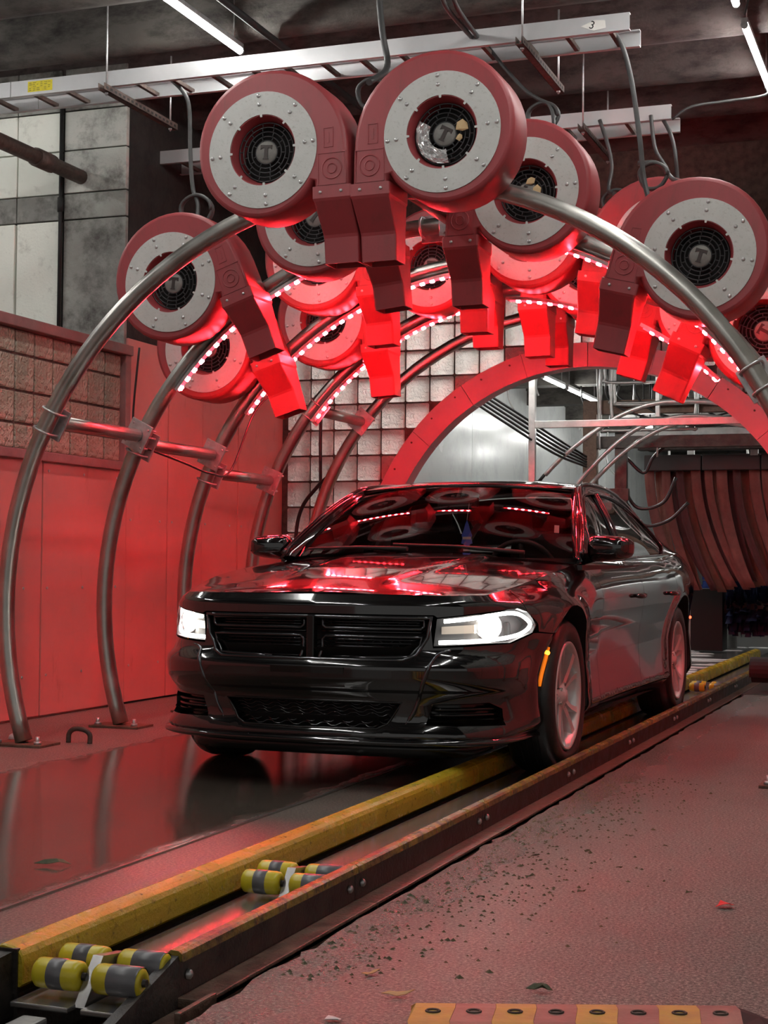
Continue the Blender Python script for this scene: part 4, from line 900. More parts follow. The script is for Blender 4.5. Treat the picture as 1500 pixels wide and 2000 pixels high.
for i, pts in enumerate([[(-3.15, 15.6, 1.75), (-3.0, 15.6, 1.55), (-2.75, 15.6, 1.6), (-2.62, 15.6, 1.85)], [(-3.12, 15.6, 1.6), (-2.95, 15.6, 1.38), (-2.7, 15.6, 1.42), (-2.5, 15.6, 1.6)], [(-3.16, 15.6, 2.1), (-2.95, 15.6, 1.9), (-2.85, 15.6, 2.05), (-2.7, 15.6, 2.2)]]):
    cable(pts, .018, ['upper black hose hooking left of the curtain', 'lower black hose hooking left of the curtain', 'thin looped hose at the brown frame'][i], 'hose', 'hose', 'hose')
for i, (x, y, z) in enumerate([(-3.325, 16, 2.565), (-3.033, 16, 2.426), (-2.964, 16, 2.388)]):
    t = empty('work_lamp', (x, y, z)); tag(t, ['round bright work lamp above the spray pipes', 'left of two small bright lamps in the tunnel', 'right of two small bright lamps in the tunnel'][i], 'lamp')
    m = MB(); m.lathe([(.0005, -.02), (.03, -.018), (.036, .0)], 14); m.build('bulb', 'ledwhite', t); MB().cyl((0, .05, .0), (0, .05, 3.02-z+.2), .008, 6).build('stem', 'black', t); m = MB(); m.lathe([(.038, -.002), (.042, .03), (.02, .08), (.0005, .085)], 14); m.build('lamp_body', 'black', t)
# hanging cloth curtain
t = empty('curtain_carrier', (-3.2, 17, 2.0)); tag(t, 'dark carrier box from which the maroon cloth strips hang', 'carrier')
for k in range(5): MB().cbox((.01+.62*k, -.08, 0), (.62*(k+1), .45, .17), .01).build('cover_panel', M('dark carrier sheet', (.035, .028, .028), rough=.5) if k == 0 else bpy.data.materials['dark carrier sheet'], t)
CL = [M('maroon cloth strip', (.15, .045, .04), (.24, .085, .07), 5, rough=.6, bump=.3, bscale=30), M('dark maroon cloth strip', (.055, .014, .016), (.09, .025, .025), 5, rough=.6), M('brown cloth strip', (.20, .08, .06), (.28, .13, .10), 5, rough=.65)]
random.seed(21); SL = []
for row, (yy, mi, z1) in enumerate(((16.98, 0, .74), (17.14, 1, .80), (17.30, 2, .72))):
    for k in range(17):
        x = -3.13+.155*k+.05*row+random.uniform(-.02, .02); w_ = random.uniform(.075, .115); sw = random.uniform(.22, .42); zb = z1+random.uniform(-.05, .06); m = MB(); vs = []; nn = 12; ph = random.uniform(0, 6)
        for i in range(nn+1):
            u = i/nn; zz = 2.02*(1-u)+zb*u; xx = sw*u**1.9; tw = .35*math.sin(u*3+ph)*u; y_ = .05*math.sin(u*2.5+ph)*u-.02*u
            for s in (-1, -.33, .33, 1): vs.append((xx+s*w_/2*math.cos(tw), y_+s*w_/2*math.sin(tw)+.012*math.cos(s*2), zz-2.02))
        m.add(vs, [(i*4+j, i*4+j+1, (i+1)*4+j+1, (i+1)*4+j) for i in range(nn) for j in range(3)], True)
        me = m.mesh('cloth_strip'); bm = bmesh.new(); bm.from_mesh(me); bmesh.ops.solidify(bm, geom=bm.faces[:], thickness=.006); bm.to_mesh(me); bm.free(); me.materials.append(CL[(mi+(random.random() < .3)) % 3])
        o = bpy.data.objects.new('cloth_strip', me); COL.objects.link(o); o.location = (x, yy, 2.02); tag(o, '%s cloth strip, %s from the left in the %s curtain row' % (['maroon', 'dark maroon', 'brown'][mi], NTH[k], ['front', 'middle', 'back'][row]), 'cloth strip', 'cloth strips of the %s curtain row' % ['front', 'middle', 'back'][row])
# blue brush roll behind the curtain
def brush(x0, x1, y, zc, r, label, mat, n):
    t = empty('wash_brush', ((x0+x1)/2, y, zc)); tag(t, label, 'brush'); random.seed(n)
    MB().cyl((x0-(x0+x1)/2-.1, 0, 0), (x1-(x0+x1)/2+.1, 0, 0), .08, 14).build('core', 'alu', t)
    m = MB()
    for i in range(n):
        a = random.uniform(0, 6.283); x = random.uniform(x0, x1)-(x0+x1)/2; rr = r*random.uniform(.75, 1.08); w_ = .035; d = Vector((random.uniform(-.12, .12), math.cos(a), math.sin(a))); s = Vector((0, -math.sin(a), math.cos(a)))*w_ if i % 2 else Vector((w_, 0, 0)); p = Vector((x, 0, 0))
        m.add([p-s*.4, p+s*.4, p+d*rr+s, p+d*rr-s], [(0, 1, 2, 3)])
    o = m.build('bristles', mat, t, fix=False); o['kind'] = 'stuff'
blue = M('navy foam bristle', (.010, .016, .045), (.02, .04, .12), 4, rough=.6)
brush(-2.45, -.7, 18.2, .52, .33, 'navy blue brush roll lying behind the curtain bottom', blue, 1500)
t = empty('wash_brush', (-2.55, 19.2, 0)); tag(t, 'upright blue brush glimpsed between the curtain strips', 'brush'); MB().cyl((0, 0, 0), (0, 0, 2.2), .06, 12).build('core', 'alu', t)
m = MB(); random.seed(4)
for i in range(900):
    a = random.uniform(0, 6.283); z = random.uniform(.3, 2.0); rr = random.uniform(.22, .38); d = Vector((math.cos(a), math.sin(a), 0)); s = Vector((0, 0, .03)); p = Vector((0, 0, z)); m.add([p-s*.4, p+s*.4, p+d*rr+s, p+d*rr-s], [(0, 1, 2, 3)])
o = m.build('bristles', M('bright blue bristle', (.02, .05, .28), (.05, .12, .42), 5, rough=.6), t, fix=False); o['kind'] = 'stuff'
sqbar((-2.86, 18.0, 0.02), (-2.50, 18.4, .72), 'motor_box', 'black', 'dark box left of the navy brush roll', 'box')
# foam streaks on the tunnel floor
random.seed(9); m = MB()
for i in range(70):
    x, y = random.uniform(-3.4, -2.08), random.uniform(12.9, 19.5); L, W = random.uniform(.1, .5), random.uniform(.015, .10); pts = [(L*math.cos(a)*random.uniform(.7, 1.1), W*math.sin(a)*random.uniform(.6, 1.2)) for a in np.linspace(0, 6.283, 14, endpoint=False)]
    m.add([(min(x+a, -2.045), y+b, .001) for a, b in pts]+[(min(x+a*.8, -2.05), y+b*.6, .008) for a, b in pts], [(k, (k+1) % 14, 14+(k+1) % 14, 14+k) for k in range(14)]+[tuple(range(14, 28))], True)
o = m.build('foam', 'foam'); tag(o, 'thin white foam streaks lying over the wet tunnel floor', 'foam', kind='stuff')
# tyre scrubber beside the conveyor
t = empty('wheel_scrubber', (-1.40, 12.6, 0)); tag(t, 'dark wheel scrubber roll with red lit arms at the right edge', 'scrubber')
m = MB(); m.cyl((-.12, 0, .15), (.10, 0, .15), .085, 20); m.build('brush_roll', M('dark maroon bristle', (.03, .008, .01), (.07, .02, .02), 60, rough=.8, bump=1, bscale=120), t)
m = MB(); vs = []; an = np.linspace(R(20), R(200), 12)
for x in (-.13, .12): vs += [(x, .115*math.cos(a), .15+.115*math.sin(a)) for a in an]+[(x, .105*math.cos(a), .15+.105*math.sin(a)) for a in reversed(an)]
m.add(vs, [(i, (i+1) % 24, 24+(i+1) % 24, 24+i) for i in range(24)]+[tuple(range(24)), tuple(range(24, 48))]); m.build('hood', 'black', t)
for i, (za, zb) in enumerate(((.22, .20), (.14, .11), (.08, .06))): MB().tube([(.10, 0, za), (.30, .02, zb+.02), (.75, .05, zb)], .022, 8).build('arm', 'alu', t)
MB().cbox((.15, -.05, .0), (.8, .12, .06), .01).build('base', 'darksteel', t)
# ================================================================ the car
car = empty('car', (-2.63, 7.21, 0)); tag(car, 'glossy black four door sedan with headlights on, rolling on the conveyor', 'car')
def surf_mesh(name, P3, N3, tris, loops, fold=.014):
    P3 = np.asarray(P3); N3 = np.asarray(N3); nv = len(P3); V = [tuple(p) for p in P3]; Nn = [tuple(n) for n in N3]; Fc = []
    for t in tris:
        a, b, c = (P3[i] for i in t); g = np.cross(b-a, c-a)
        Fc.append(tuple(t) if np.dot(g, N3[t[0]]+N3[t[1]]+N3[t[2]]) >= 0 else (t[0], t[2], t[1]))
    ns = len(Fc)
    if fold:
        for l in loops:
            b = len(V); n = len(l)
            for i in l: V.append(tuple(P3[i])); Nn.append(tuple(N3[i]))
            for i in l: V.append(tuple(P3[i]-N3[i]*fold)); Nn.append(tuple(N3[i]))
            Fc += [(b+k, b+(k+1) % n, b+n+(k+1) % n, b+n+k) for k in range(n)]
    me = bpy.data.meshes.new(name); me.from_pydata(V, [], Fc); sm = [True]*ns+[False]*(len(Fc)-ns); me.polygons.foreach_set('use_smooth', sm)
    me.update(); me.normals_split_custom_set_from_vertices([Vector(n) for n in Nn]) if not fold else None
    if fold:                      # analytic normals on the skin only
        ln = []
        for p in me.polygons:
            for li in p.loop_indices:
                vi = me.loops[li].vertex_index
                ln.append(Vector(Nn[vi]) if p.index < ns else p.normal.copy())
        me.normals_split_custom_set(ln)
    return me
def panelB(name, outline, holes=(), mat='paint', parent=None, step=.034, off=0., fold=.014):
    V, T, L = fill2d(outline, holes, step, step*.7)
    me = surf_mesh(name, Bp(V[:, 0], V[:, 1], off), Bn(V[:, 0], V[:, 1]), T, L, fold)
    return link(name, me, mat, parent or car)
def mir(poly): return [(-a, b) for a, b in reversed(poly)]
HLP = [(.560, .618), (.575, .735), (.95, .768), (1.04, .772), (1.10, .756), (1.165, .706), (1.14, .674), (.99, .634)]
GRL = [(0, .552), (.43, .556), (.485, .578), (.537, .655), (.552, .742), (0, .746)]
GR = GRL[:-1]+[(a*-1, b) for a, b in reversed(GRL[1:-1])]
INL = [(0, .262), (.31, .266), (.355, .286), (.418, .378), (0, .380)]
IN_ = INL[:-1]+[(-a, b) for a, b in reversed(INL[1:-1])]
FOG = [(.525, .285), (.945, .278), (.935, .348), (.85, .378), (.56, .374)]
sF = s_of_y(-.40); sD = s_of_y(.74); sD2 = s_of_y(1.87); sQ = s_of_y(2.86)
G_ = .0022; SM = s_of_y(0)-.352
def arch(yc, r=.376, n=24, zlo=.2, rz=.425):
    s0 = s_of_y(yc); a0 = math.asin((zlo-.358)/rz)
    an = np.linspace(math.pi-a0, a0, n); return [(s0+(r if math.cos(a) < 0 else r+.02)*math.cos(a), .358+rz*math.sin(a)) for a in an]
def zts(s, d=0): return float(ztop(s))-d
# bumper skin (one piece round the front, with openings)
ar = [p for p in arch(0.) ]
right = [(0, .20), (.6, .20), (1.0, .20), (ar[0][0]-G_, .20)]
front_arch = [p for p in ar if p[1] < .62 and p[0] < s_of_y(0)]
right += front_arch
seam_top = (sF+.02, .655)
right += [(1.30, .66), (1.165+.012, .668), (1.14, .668), (.99, .627), (.557, .611), (.546, .70), (.556, .745)]
top = right
outl = right+[(-a, b) for a, b in reversed(right[1:])]
panelB('front_bumper', outl, [GR, IN_, FOG, mir(FOG)], 'paint', step=.03, fold=.03)
# panel above the grille and headlights up to the bonnet line
hn = [(0, .752), (.56, .751), (.577, .741), (.95, .774), (1.04, .778), (1.103, .762)]
hn_top = [(s, zts(s)) for s in np.linspace(1.09, 0, 26)]
full = hn+hn_top[:-1]
panelB('bonnet_nose', full+[(0, zts(0))]+[(-a, b) for a, b in reversed(full[1:])], (), 'paint', step=.028, fold=.012)
for sg in (1, -1):
    f = lambda p: p if sg > 0 else mir(p)
    # fender
    fen = [(1.172, .712), (1.18, .672), (1.30, .665)]+[(s, z) for s, z in ar if z >= .615 or s > s_of_y(0)]+[(sD-G_, .20)]
    fen = [(1.108, .760), (1.172, .708), (1.182, .674), (1.30, .664)]+[p for p in ar if not (p[1] < .62 and p[0] < s_of_y(0))]+[(sD-G_, .205)]+[(s, zts(s)) for s in np.linspace(sD-G_, 1.095, 22)]
    panelB('fender', f(fen), (), 'paint', step=.032)
    d1 = [(sD+G_, .275), (sD2-G_, .275), (sD2-G_, zts(sD2, .0)), (sD+G_, zts(sD, .0))]
    dr = panelB('front_door', f(d1), (), 'paint', step=.030)
    ra = arch(3.05, .385)
    d2 = [(sD2+G_, .275)]+[(ra[0][0]-.01, .275)]+[(s-.01, z) for s, z in ra if z < .66 and s < s_of_y(3.05) and z > .28]+[(sQ-G_, .72), (sQ-G_, zts(sQ)), (sD2+G_, zts(sD2))]
    dr2 = panelB('rear_door', f(d2), (), 'paint', step=.030)
    sE = s_of_y(3.72)
    q = [(sQ+G_, .715)]+[p for p in ra if not (p[1] < .655 and p[0] < s_of_y(3.05))]+[(sE, .20), (sE, zts(sE))]+[(s, zts(s)) for s in np.linspace(sE, sQ+G_, 10)][1:]
    q[0] = (sQ+G_, .72)
    panelB('rear_quarter', f(q), (), 'paint', step=.032)
    sill = [(sD+G_, .205), (ra[0][0]-.012, .205), (ra[0][0]-.012, .268), (sD+G_, .268)]
    panelB('side_sill', f(sill), (), 'paint', step=.022)
    panelB('rear_bumper', f([(sE+G_, .20), (S_END, .20), (S_END, zts(S_END)), (sE+G_, zts(sE))]), (), 'paint', step=.06)
    # door handles
    for dd, yh in ((dr, 1.70), (dr2, 2.68)):
        sh = s_of_y(yh); pts = [tuple(Bp(sg*s, .80, o)) for s, o in ((sh-.10, .0), (sh-.09, .022), (sh-.03, .030), (sh+.03, .030), (sh+.09, .022), (sh+.10, .0))]
        MB().tube(pts, [.008, .014, .016, .016, .014, .008], 8).build('handle', 'paint', dd)
    # arch lip + liner
    for yc, r in ((0., .376), (3.05, .385)):
        aa_ = np.linspace(math.pi+.35, -.35, 30); m = MB(); vs = []
        for a in aa_:
            s0 = s_of_y(yc)+(r if math.cos(a) < 0 else r+.02)*math.cos(a); z0 = .358+.425*math.sin(a); p = Bp(sg*s0, max(z0, .2), -.004); vs += [tuple(p), (p[0]-sg*.30, p[1], p[2])]
        m.add(vs, [(2*i, 2*i+1, 2*i+3, 2*i+2) for i in range(29)], True); m.build('wheel_liner', 'black', car, fix=False)
    # headlight ----------------------------------------------------------
    hl = empty('headlight'); hl.parent = car
    V, T, L = fill2d(f(HLP), (), .03, .02)
    link('headlight_lens', surf_mesh('headlight_lens', Bp(V[:, 0], V[:, 1], -.002), Bn(V[:, 0], V[:, 1]), T, L, 0), 'lens', hl)
    V, T, L = fill2d(f([(a, b) for a, b in HLP]), (), .05, .03); link('headlight_bowl', surf_mesh('headlight_bowl', Bp(V[:, 0], V[:, 1], -.075), Bn(V[:, 0], V[:, 1]), T, L, -.07), 'cabin', hl)
    dl = [(.585, .634), (.80, .640), (.985, .652), (1.09, .672), (1.142, .706), (1.09, .745), (1.03, .757), (.94, .754), (.78, .738), (.61, .724)]
    MB().tube([tuple(Bp(sg*s, z, -.022)) for s, z in _catmull(dl, 4)], .0085, 8).build('light_guide', 'drl', hl)
    c = Bp(sg*.90, .700, -.055); n = Bn(sg*.90, .700); n = np.array([n[0]*.3, n[1], 0]); n /= np.linalg.norm(n); q_ = Vector((0, -1, 0)).rotation_difference(Vector(n)).to_matrix().to_4x4(); q_.translation = Vector(c)
    m = MB(); m.lathe([(.0005, -.022), (.030, -.018), (.050, .0)], 18, q_); m.build('projector_lens', 'beam', hl)
    m = MB(); m.lathe([(.051, .0), (.056, -.006), (.060, .004), (.05, .05)], 18, q_); m.build('projector_ring', 'chrome', hl)
    m = MB(); p = [Bp(sg*s, z, -.05) for s, z in ((.60, .668), (.80, .672), (.80, .708), (.60, .700))]; m.add([tuple(x) for x in p]+[tuple(x+np.array([0, .03, 0])) for x in p], [(0, 1, 2, 3), (4, 5, 6, 7), (0, 1, 5, 4), (1, 2, 6, 5), (2, 3, 7, 6), (3, 0, 4, 7)]); m.build('indicator', M('warm indicator reflector', (.22, .19, .16), rough=.3, metal=.3) if sg > 0 else bpy.data.materials['warm indicator reflector'], hl)
    # amber marker
    m = MB(); m.tube([tuple(Bp(sg*s, z, .003)) for s, z in ((SM+.035, .60), (SM+.02, .54), (SM-.01, .48), (SM-.035, .43))], [.004, .010, .010, .005], 6); mk = m.build('side_marker', 'amberdim', car)
    m = MB(); bm = bmesh.new(); bmesh.ops.create_icosphere(bm, subdivisions=2, radius=.011); m.bm(bm, Matrix.Translation(Vector(Bp(sg*(SM+.028), .575, .006))), True); m.build('marker_bulb', 'amber', mk)
    sR = s_of_y(3.70); m = MB(); m.tube([tuple(Bp(sg*s, .62, .003)) for s in (sR-.03, sR, sR+.03)], .010, 6); mk = m.build('side_marker', M('red marker', (.5, .01, .01), rough=.3, emit=(1, .05, .02), estr=6) if sg > 0 else bpy.data.materials['red marker'], car)
    # fog pocket
    V, T, L = fill2d(f([(a, b) for a, b in FOG]), (), .05, .03); fp = link('fog_pocket', surf_mesh('fog_pocket', Bp(V[:, 0], V[:, 1], -.05), Bn(V[:, 0], V[:, 1]), T, L, -.05), 'trim', car)
    for z in (.350, .325, .302): MB().tube([tuple(Bp(sg*s, z, -.02)) for s in np.linspace(.545, .93, 8)], .008, 6).build('fog_slat', 'trim', fp)
    # crease frame from grille corner to the lower intake
    MB().tube([tuple(Bp(sg*s, z, -.004)) for s, z in _catmull([(.70, .606), (.60, .592), (.562, .568), (.535, .52), (.505, .43), (.478, .35), (.435, .285)], 5)], [.005]*3+[.010]*26+[.006]*2, 8).build('bumper_crease', 'blackchrome', car)
# grille -----------------------------------------------------------------
gr = empty('grille'); gr.parent = car
V, T, L = fill2d(GR, (), .05, .03); link('grille_back', surf_mesh('grille_back', Bp(V[:, 0], V[:, 1], -.085), Bn(V[:, 0], V[:, 1]), T, L, -.08), 'black', gr)
cr = list(GR)
MB().tube([tuple(Bp(s, z, -.004)) for s, z in densify([(a*.99, .649+(b-.649)*.96) for a, b in GR], .04)], .009, 8, closed=True).build('grille_surround', 'blackchrome', gr)
def bar(sa, sb, z, r, off, mat='blackchrome', name='grille_bar'): MB().tube([tuple(Bp(s, z, off)) for s in np.linspace(sa, sb, 10)], r, 6).build(name, mat, gr)
for sg in (1, -1):
    for path in ([(.045, .735), (.045, .700), (.060, .690), (.50, .690), (.515, .700), (.515, .728)], [(.045, .56), (.045, .640), (.060, .655), (.505, .655), (.495, .62), (.45, .572)]):
        MB().tube([tuple(Bp(sg*s, z, -.018)) for s, z in densify(path, .05)[:-2]+[path[-1]]], .008, 8).build('grille_loop', 'blackchrome', gr)
    for z in (.728, .716, .704): bar(sg*.06, sg*.52, z, .004, -.05)
    for z in (.674,): bar(sg*.03, sg*.525, z, .006, -.045)
    for z in (.64, .625, .61, .595, .58, .568): bar(sg*.06, sg*(.49 if z > .6 else .44), z, .004, -.05)
def mesh_lattice(zlo, zhi, smax, off, nz, name, par):
    m = MB()
    for j in range(nz):
        z = zlo+(zhi-zlo)*(j+.5)/nz; lim = smax(z); ss = np.arange(-lim, lim, .022); m.tube([tuple(Bp(s, z+(.006 if i % 4 in (1, 2) else -.006), off)) for i, s in enumerate(ss)], .0028, 4)
    m.build(name, 'blackchrome', par)
mesh_lattice(.56, .64, lambda z: .45, -.06, 4, 'grille_mesh', gr); mesh_lattice(.695, .738, lambda z: .51, -.06, 2, 'grille_mesh', gr)
m = MB(); m.cbox((-.018, -.93, .552), (.018, -.885, .745), .006); m.build('grille_cross', 'trim', gr)
# lower intake
li = empty('lower_intake'); li.parent = car
V, T, L = fill2d(IN_, (), .05, .03); link('intake_back', surf_mesh('intake_back', Bp(V[:, 0], V[:, 1], -.075), Bn(V[:, 0], V[:, 1]), T, L, -.07), 'black', li)
mesh_lattice(.268, .376, lambda z: float(np.interp(z, [.262, .286, .378], [.30, .35, .41])), -.03, 7, 'intake_mesh', li)
MB().tube([tuple(Bp(s, z, -.002)) for s, z in densify(IN_, .05)], .006, 6, closed=True).build('intake_rim', 'trim', li)
# plate bracket, lip and air dam
m = MB(); pts = [Bp(s, z, .004) for z in (.44, .525) for s in np.linspace(-.17, .17, 8)]
m.add([tuple(p) for p in pts]+[tuple(p+np.array([0, .012, 0])) for p in pts], [(i, i+1, 8+i+1, 8+i) for i in range(7)]+[(16+i, 16+i+1, 24+i+1, 24+i) for i in range(7)]+[(i, i+1, 16+i+1, 16+i) for i in range(7)]+[(8+i, 9+i, 25+i, 24+i) for i in range(7)]); m.build('plate_holder', 'paint', car)
ss = np.linspace(-1.28, 1.28, 40); m = MB(); vs = []
for s in ss:
    for o, z in ((.0, .228), (.022, .220), (.024, .205), (.0, .196), (-.06, .196)): vs.append(tuple(Bp(s, .215, o)*np.array([1, 1, 0])+np.array([0, 0, z])))
m.add(vs, [(i*5+k, i*5+k+1, (i+1)*5+k+1, (i+1)*5+k) for i in range(39) for k in range(4)], True); m.build('front_lip', 'paint', car)
m = MB(); vs = []
ss = np.linspace(-.98, 1.0, 26)
for s in ss:
    p = Bp(s, .215, -.10); d = .138 if abs(s) < .75 else .138+.1*(abs(s)-.75); vs += [(p[0], p[1], .20), (p[0]*.99, p[1]+.012, d), (p[0]*.99, p[1]+.03, d), (p[0], p[1]+.03, .20)]
m.add(vs, [(i*4+k, i*4+(k+1) % 4, (i+1)*4+(k+1) % 4, (i+1)*4+k) for i in range(25) for k in range(4)], True); m.build('air_dam', 'trim', car)
# bonnet ----------------------------------------------------------------
def Ttop(s): return Bp(s, ztop(s))
sH = np.linspace(0, s_of_y(.60), 400); TH = np.array([Ttop(s) for s in sH])
hc_y = [-.90, -.82, -.6, -.3, 0, .3, .55, .7]; hc_z = [.835, .858, .902, .944, .975, 1.005, 1.028, 1.04]
def hoodz(x, y):
    xt = np.interp(y, TH[:, 1], TH[:, 0]); zt = np.interp(y, TH[:, 1], TH[:, 2]); zc = np.interp(y, *_hc)
    u = np.clip(np.abs(x)/np.maximum(xt, .05), 0, 1); z = zt+(zc-zt)*(1-u**2.2)
    k = np.clip((y+.82)/.5, 0, 1); cx_ = .24+.16*np.clip((y+.8)/1.4, 0, 1)
    z = z+.013*k*(1/(1+np.exp((np.abs(x)-cx_)/.012))-.5)*np.clip((1-u)*6, 0, 1)
    return z
_hc = _smooth(hc_y, hc_z, -.9, .7, .08)
def hood_back(x): return .50+.20*(np.abs(x)/.78)**2
fr_ = [(p[0], p[1]+.003) for p in TH[::6] if p[1] < hood_back(p[0])-.02]
xe = fr_[-1][0]
bk = [(x, float(hood_back(x))) for x in np.linspace(xe, -xe, 24)]
hout = fr_[1:]+bk+[(-a, b) for a, b in reversed(fr_[1:])]+[(0, fr_[0][1])]
V, T, L = fill2d(hout, (), .03, .03)
def hP(V): return np.stack([V[:, 0], V[:, 1], hoodz(V[:, 0], V[:, 1])], -1)
e = .018; Hn = np.cross(hP(V+[e, 0])-hP(V-[e, 0]), hP(V+[0, e])-hP(V-[0, e])); Hn /= np.linalg.norm(Hn, axis=1)[:, None]
link('bonnet', surf_mesh('bonnet', hP(V), Hn, T, L, .012), 'paint', car)
# cowl
m = MB(); vs = []
for x in np.linspace(-.80, .80, 16): yb = float(hood_back(x)); z = float(hoodz(np.array([x]), np.array([yb]))[0]); vs += [(x, yb-.03, z-.02), (x, yb+.16, z-.012)]
m.add(vs, [(2*i, 2*i+1, 2*i+3, 2*i+2) for i in range(15)], True); m.build('cowl', 'trim', car, fix=False)
# greenhouse -----------------------------------------------------------------
RAIL = _catmull([(.835, .60, .985), (.79, .82, 1.12), (.725, 1.08, 1.27), (.655, 1.34, 1.385), (.615, 1.62, 1.425), (.602, 2.0, 1.438), (.602, 2.4, 1.425), (.612, 2.8, 1.368), (.64, 3.15, 1.27), (.69, 3.5, 1.13), (.73, 3.68, 1.055)], 40)
BELT = np.array([Ttop(s_of_y(y)) for y in RAIL[:, 1]])
def rail(y): return np.stack([np.interp(y, RAIL[:, 1], RAIL[:, 0]), y, np.interp(y, RAIL[:, 1], RAIL[:, 2])], -1)
def G(y, z):
    r = rail(y); bx = np.interp(y, RAIL[:, 1], BELT[:, 0]); bz = np.interp(y, RAIL[:, 1], BELT[:, 2]); h = np.clip((z-bz)/np.maximum(r[..., 2]-bz, .02), -.1, 1)
    x = bx+(r[..., 0]-bx)*h+.02*np.sin(np.clip(h, 0, 1)*math.pi); return np.stack([x, y, z], -1)
def Gn(y, z):
    e = .05; n = np.cross(G(y+e, z)-G(y-e, z), G(y, z+e)-G(y, z-e)); return n/np.linalg.norm(n, axis=-1, keepdims=True)
def belt_z(y, d=0): return float(np.interp(y, RAIL[:, 1], BELT[:, 2]))+d
def rail_z(y, d=0): return float(np.interp(y, RAIL[:, 1], RAIL[:, 2]))+d
def win_out(y0, y1, d):
    yy = np.linspace(y0, y1, 14); return [(y, belt_z(y, .012)) for y in yy]+[(y, rail_z(y, -d)) for y in reversed(yy)]
ysides = np.linspace(.64, 3.66, 40)
so = [(y, belt_z(y, -.005)) for y in ysides]+[(y, max(rail_z(y), belt_z(y))) for y in reversed(ysides)]
w1 = [(.93, belt_z(.93, .012)), (1.80, belt_z(1.80, .012)), (1.80, rail_z(1.80, -.05))]+[(y, rail_z(y, -.05)) for y in np.linspace(1.7, 1.0, 8)]
w2 = [(1.90, belt_z(1.9, .012)), (2.98, belt_z(2.98, .012)), (3.14, belt_z(3.14, .06)), (3.10, rail_z(3.10, -.06))]+[(y, rail_z(y, -.05)) for y in np.linspace(2.95, 1.90, 9)]
for sg in (1, -1):
    def mk(name, o_, h_, mat, off, fold, par=None):
        V, T, L = fill2d(o_, h_, .05, .03); P3 = G(V[:, 0], V[:, 1]); N3 = Gn(V[:, 0], V[:, 1]); N3 = np.where((N3[:, :1] < 0), -N3, N3); P3 = P3+N3*off
        if sg < 0: P3 = P3*[-1, 1, 1]; N3 = N3*[-1, 1, 1]
        return link(name, surf_mesh(name, P3, N3, T, L, fold), mat, par or car)
    mk('cabin_side', so, [w1, w2], 'paint', 0, .02)
    mk('side_window', w1, (), 'sidewin', -.008, 0); mk('side_window', w2, (), 'sidewin', -.008, 0)
    for wo in (w1, w2):
        q = np.array(densify(wo, .06)); P3 = G(q[:, 0], q[:, 1]); P3[:, 0] += .002; MB().tube([(sg*p[0], p[1], p[2]) for p in P3], .0065, 6, closed=True).build('window_trim', 'blackchrome', car)
    # raised rain gutter / roof line
    MB().tube([(sg*(p[0]+.004), p[1], p[2]+.004) for p in RAIL[10:-20:5]], .012, 6).build('roof_rail', 'paint', car)
# windscreen: between the pillars
def WS(a, b):
    x0, y0, z0 = .785*a, .50+.20*a*a, 1.035-.032*a*a
    x1, y1, z1 = .615*a, 1.22+.15*a*a, 1.412-.030*a*a
    k = .028*4*b*(1-b)
    return np.stack([x0+(x1-x0)*b, y0+(y1-y0)*b-k*.45, z0+(z1-z0)*b+k*.9], -1)
def grid_patch(name, fn, na, nb, a0, a1, b0, b1, mat, fold=0, up=True):
    A, B = np.meshgrid(np.linspace(a0, a1, na), np.linspace(b0, b1, nb)); A = A.ravel(); B = B.ravel(); P3 = fn(A, B); e = .004
    e = .015; N3 = np.cross(fn(A+e, B)-fn(A-e, B), fn(A, B+e)-fn(A, B-e)); N3 /= np.linalg.norm(N3, axis=1)[:, None]; N3 = np.where(N3[:, 2:3] < 0, -N3, N3)
    T = []
    for j in range(nb-1):
        for i in range(na-1): q = j*na+i; T += [(q, q+1, q+na+1), (q, q+na+1, q+na)]
    lp = [i for i in range(na)]+[j*na+na-1 for j in range(1, nb)]+[(nb-1)*na+i for i in range(na-2, -1, -1)]+[j*na for j in range(nb-2, 0, -1)]
    return link(name, surf_mesh(name, P3, N3, T, [lp], fold), mat, car)
grid_patch('windscreen', WS, 30, 18, -.985, .985, .0, 1., 'windscreen')
for sg in (1, -1):           # A pillars between glass and cabin side
    def AP(a, b, sg=sg):
        p = WS(np.full_like(b, sg*.985), b); r = rail(.60+(1.40-.60)*b); r = r*[sg, 1, 1]; t = a[:, None]; q = p*(1-t)+r*t; q[:, 2] += .012*np.sin(a*math.pi); return q
    grid_patch('a_pillar', AP, 6, 20, 0, 1, 0, 1, 'paint')
MB().tube([tuple(p) for p in WS(np.linspace(-1, 1, 24), np.ones(24))], .012, 6).build('windscreen_top_trim', 'trim', car)
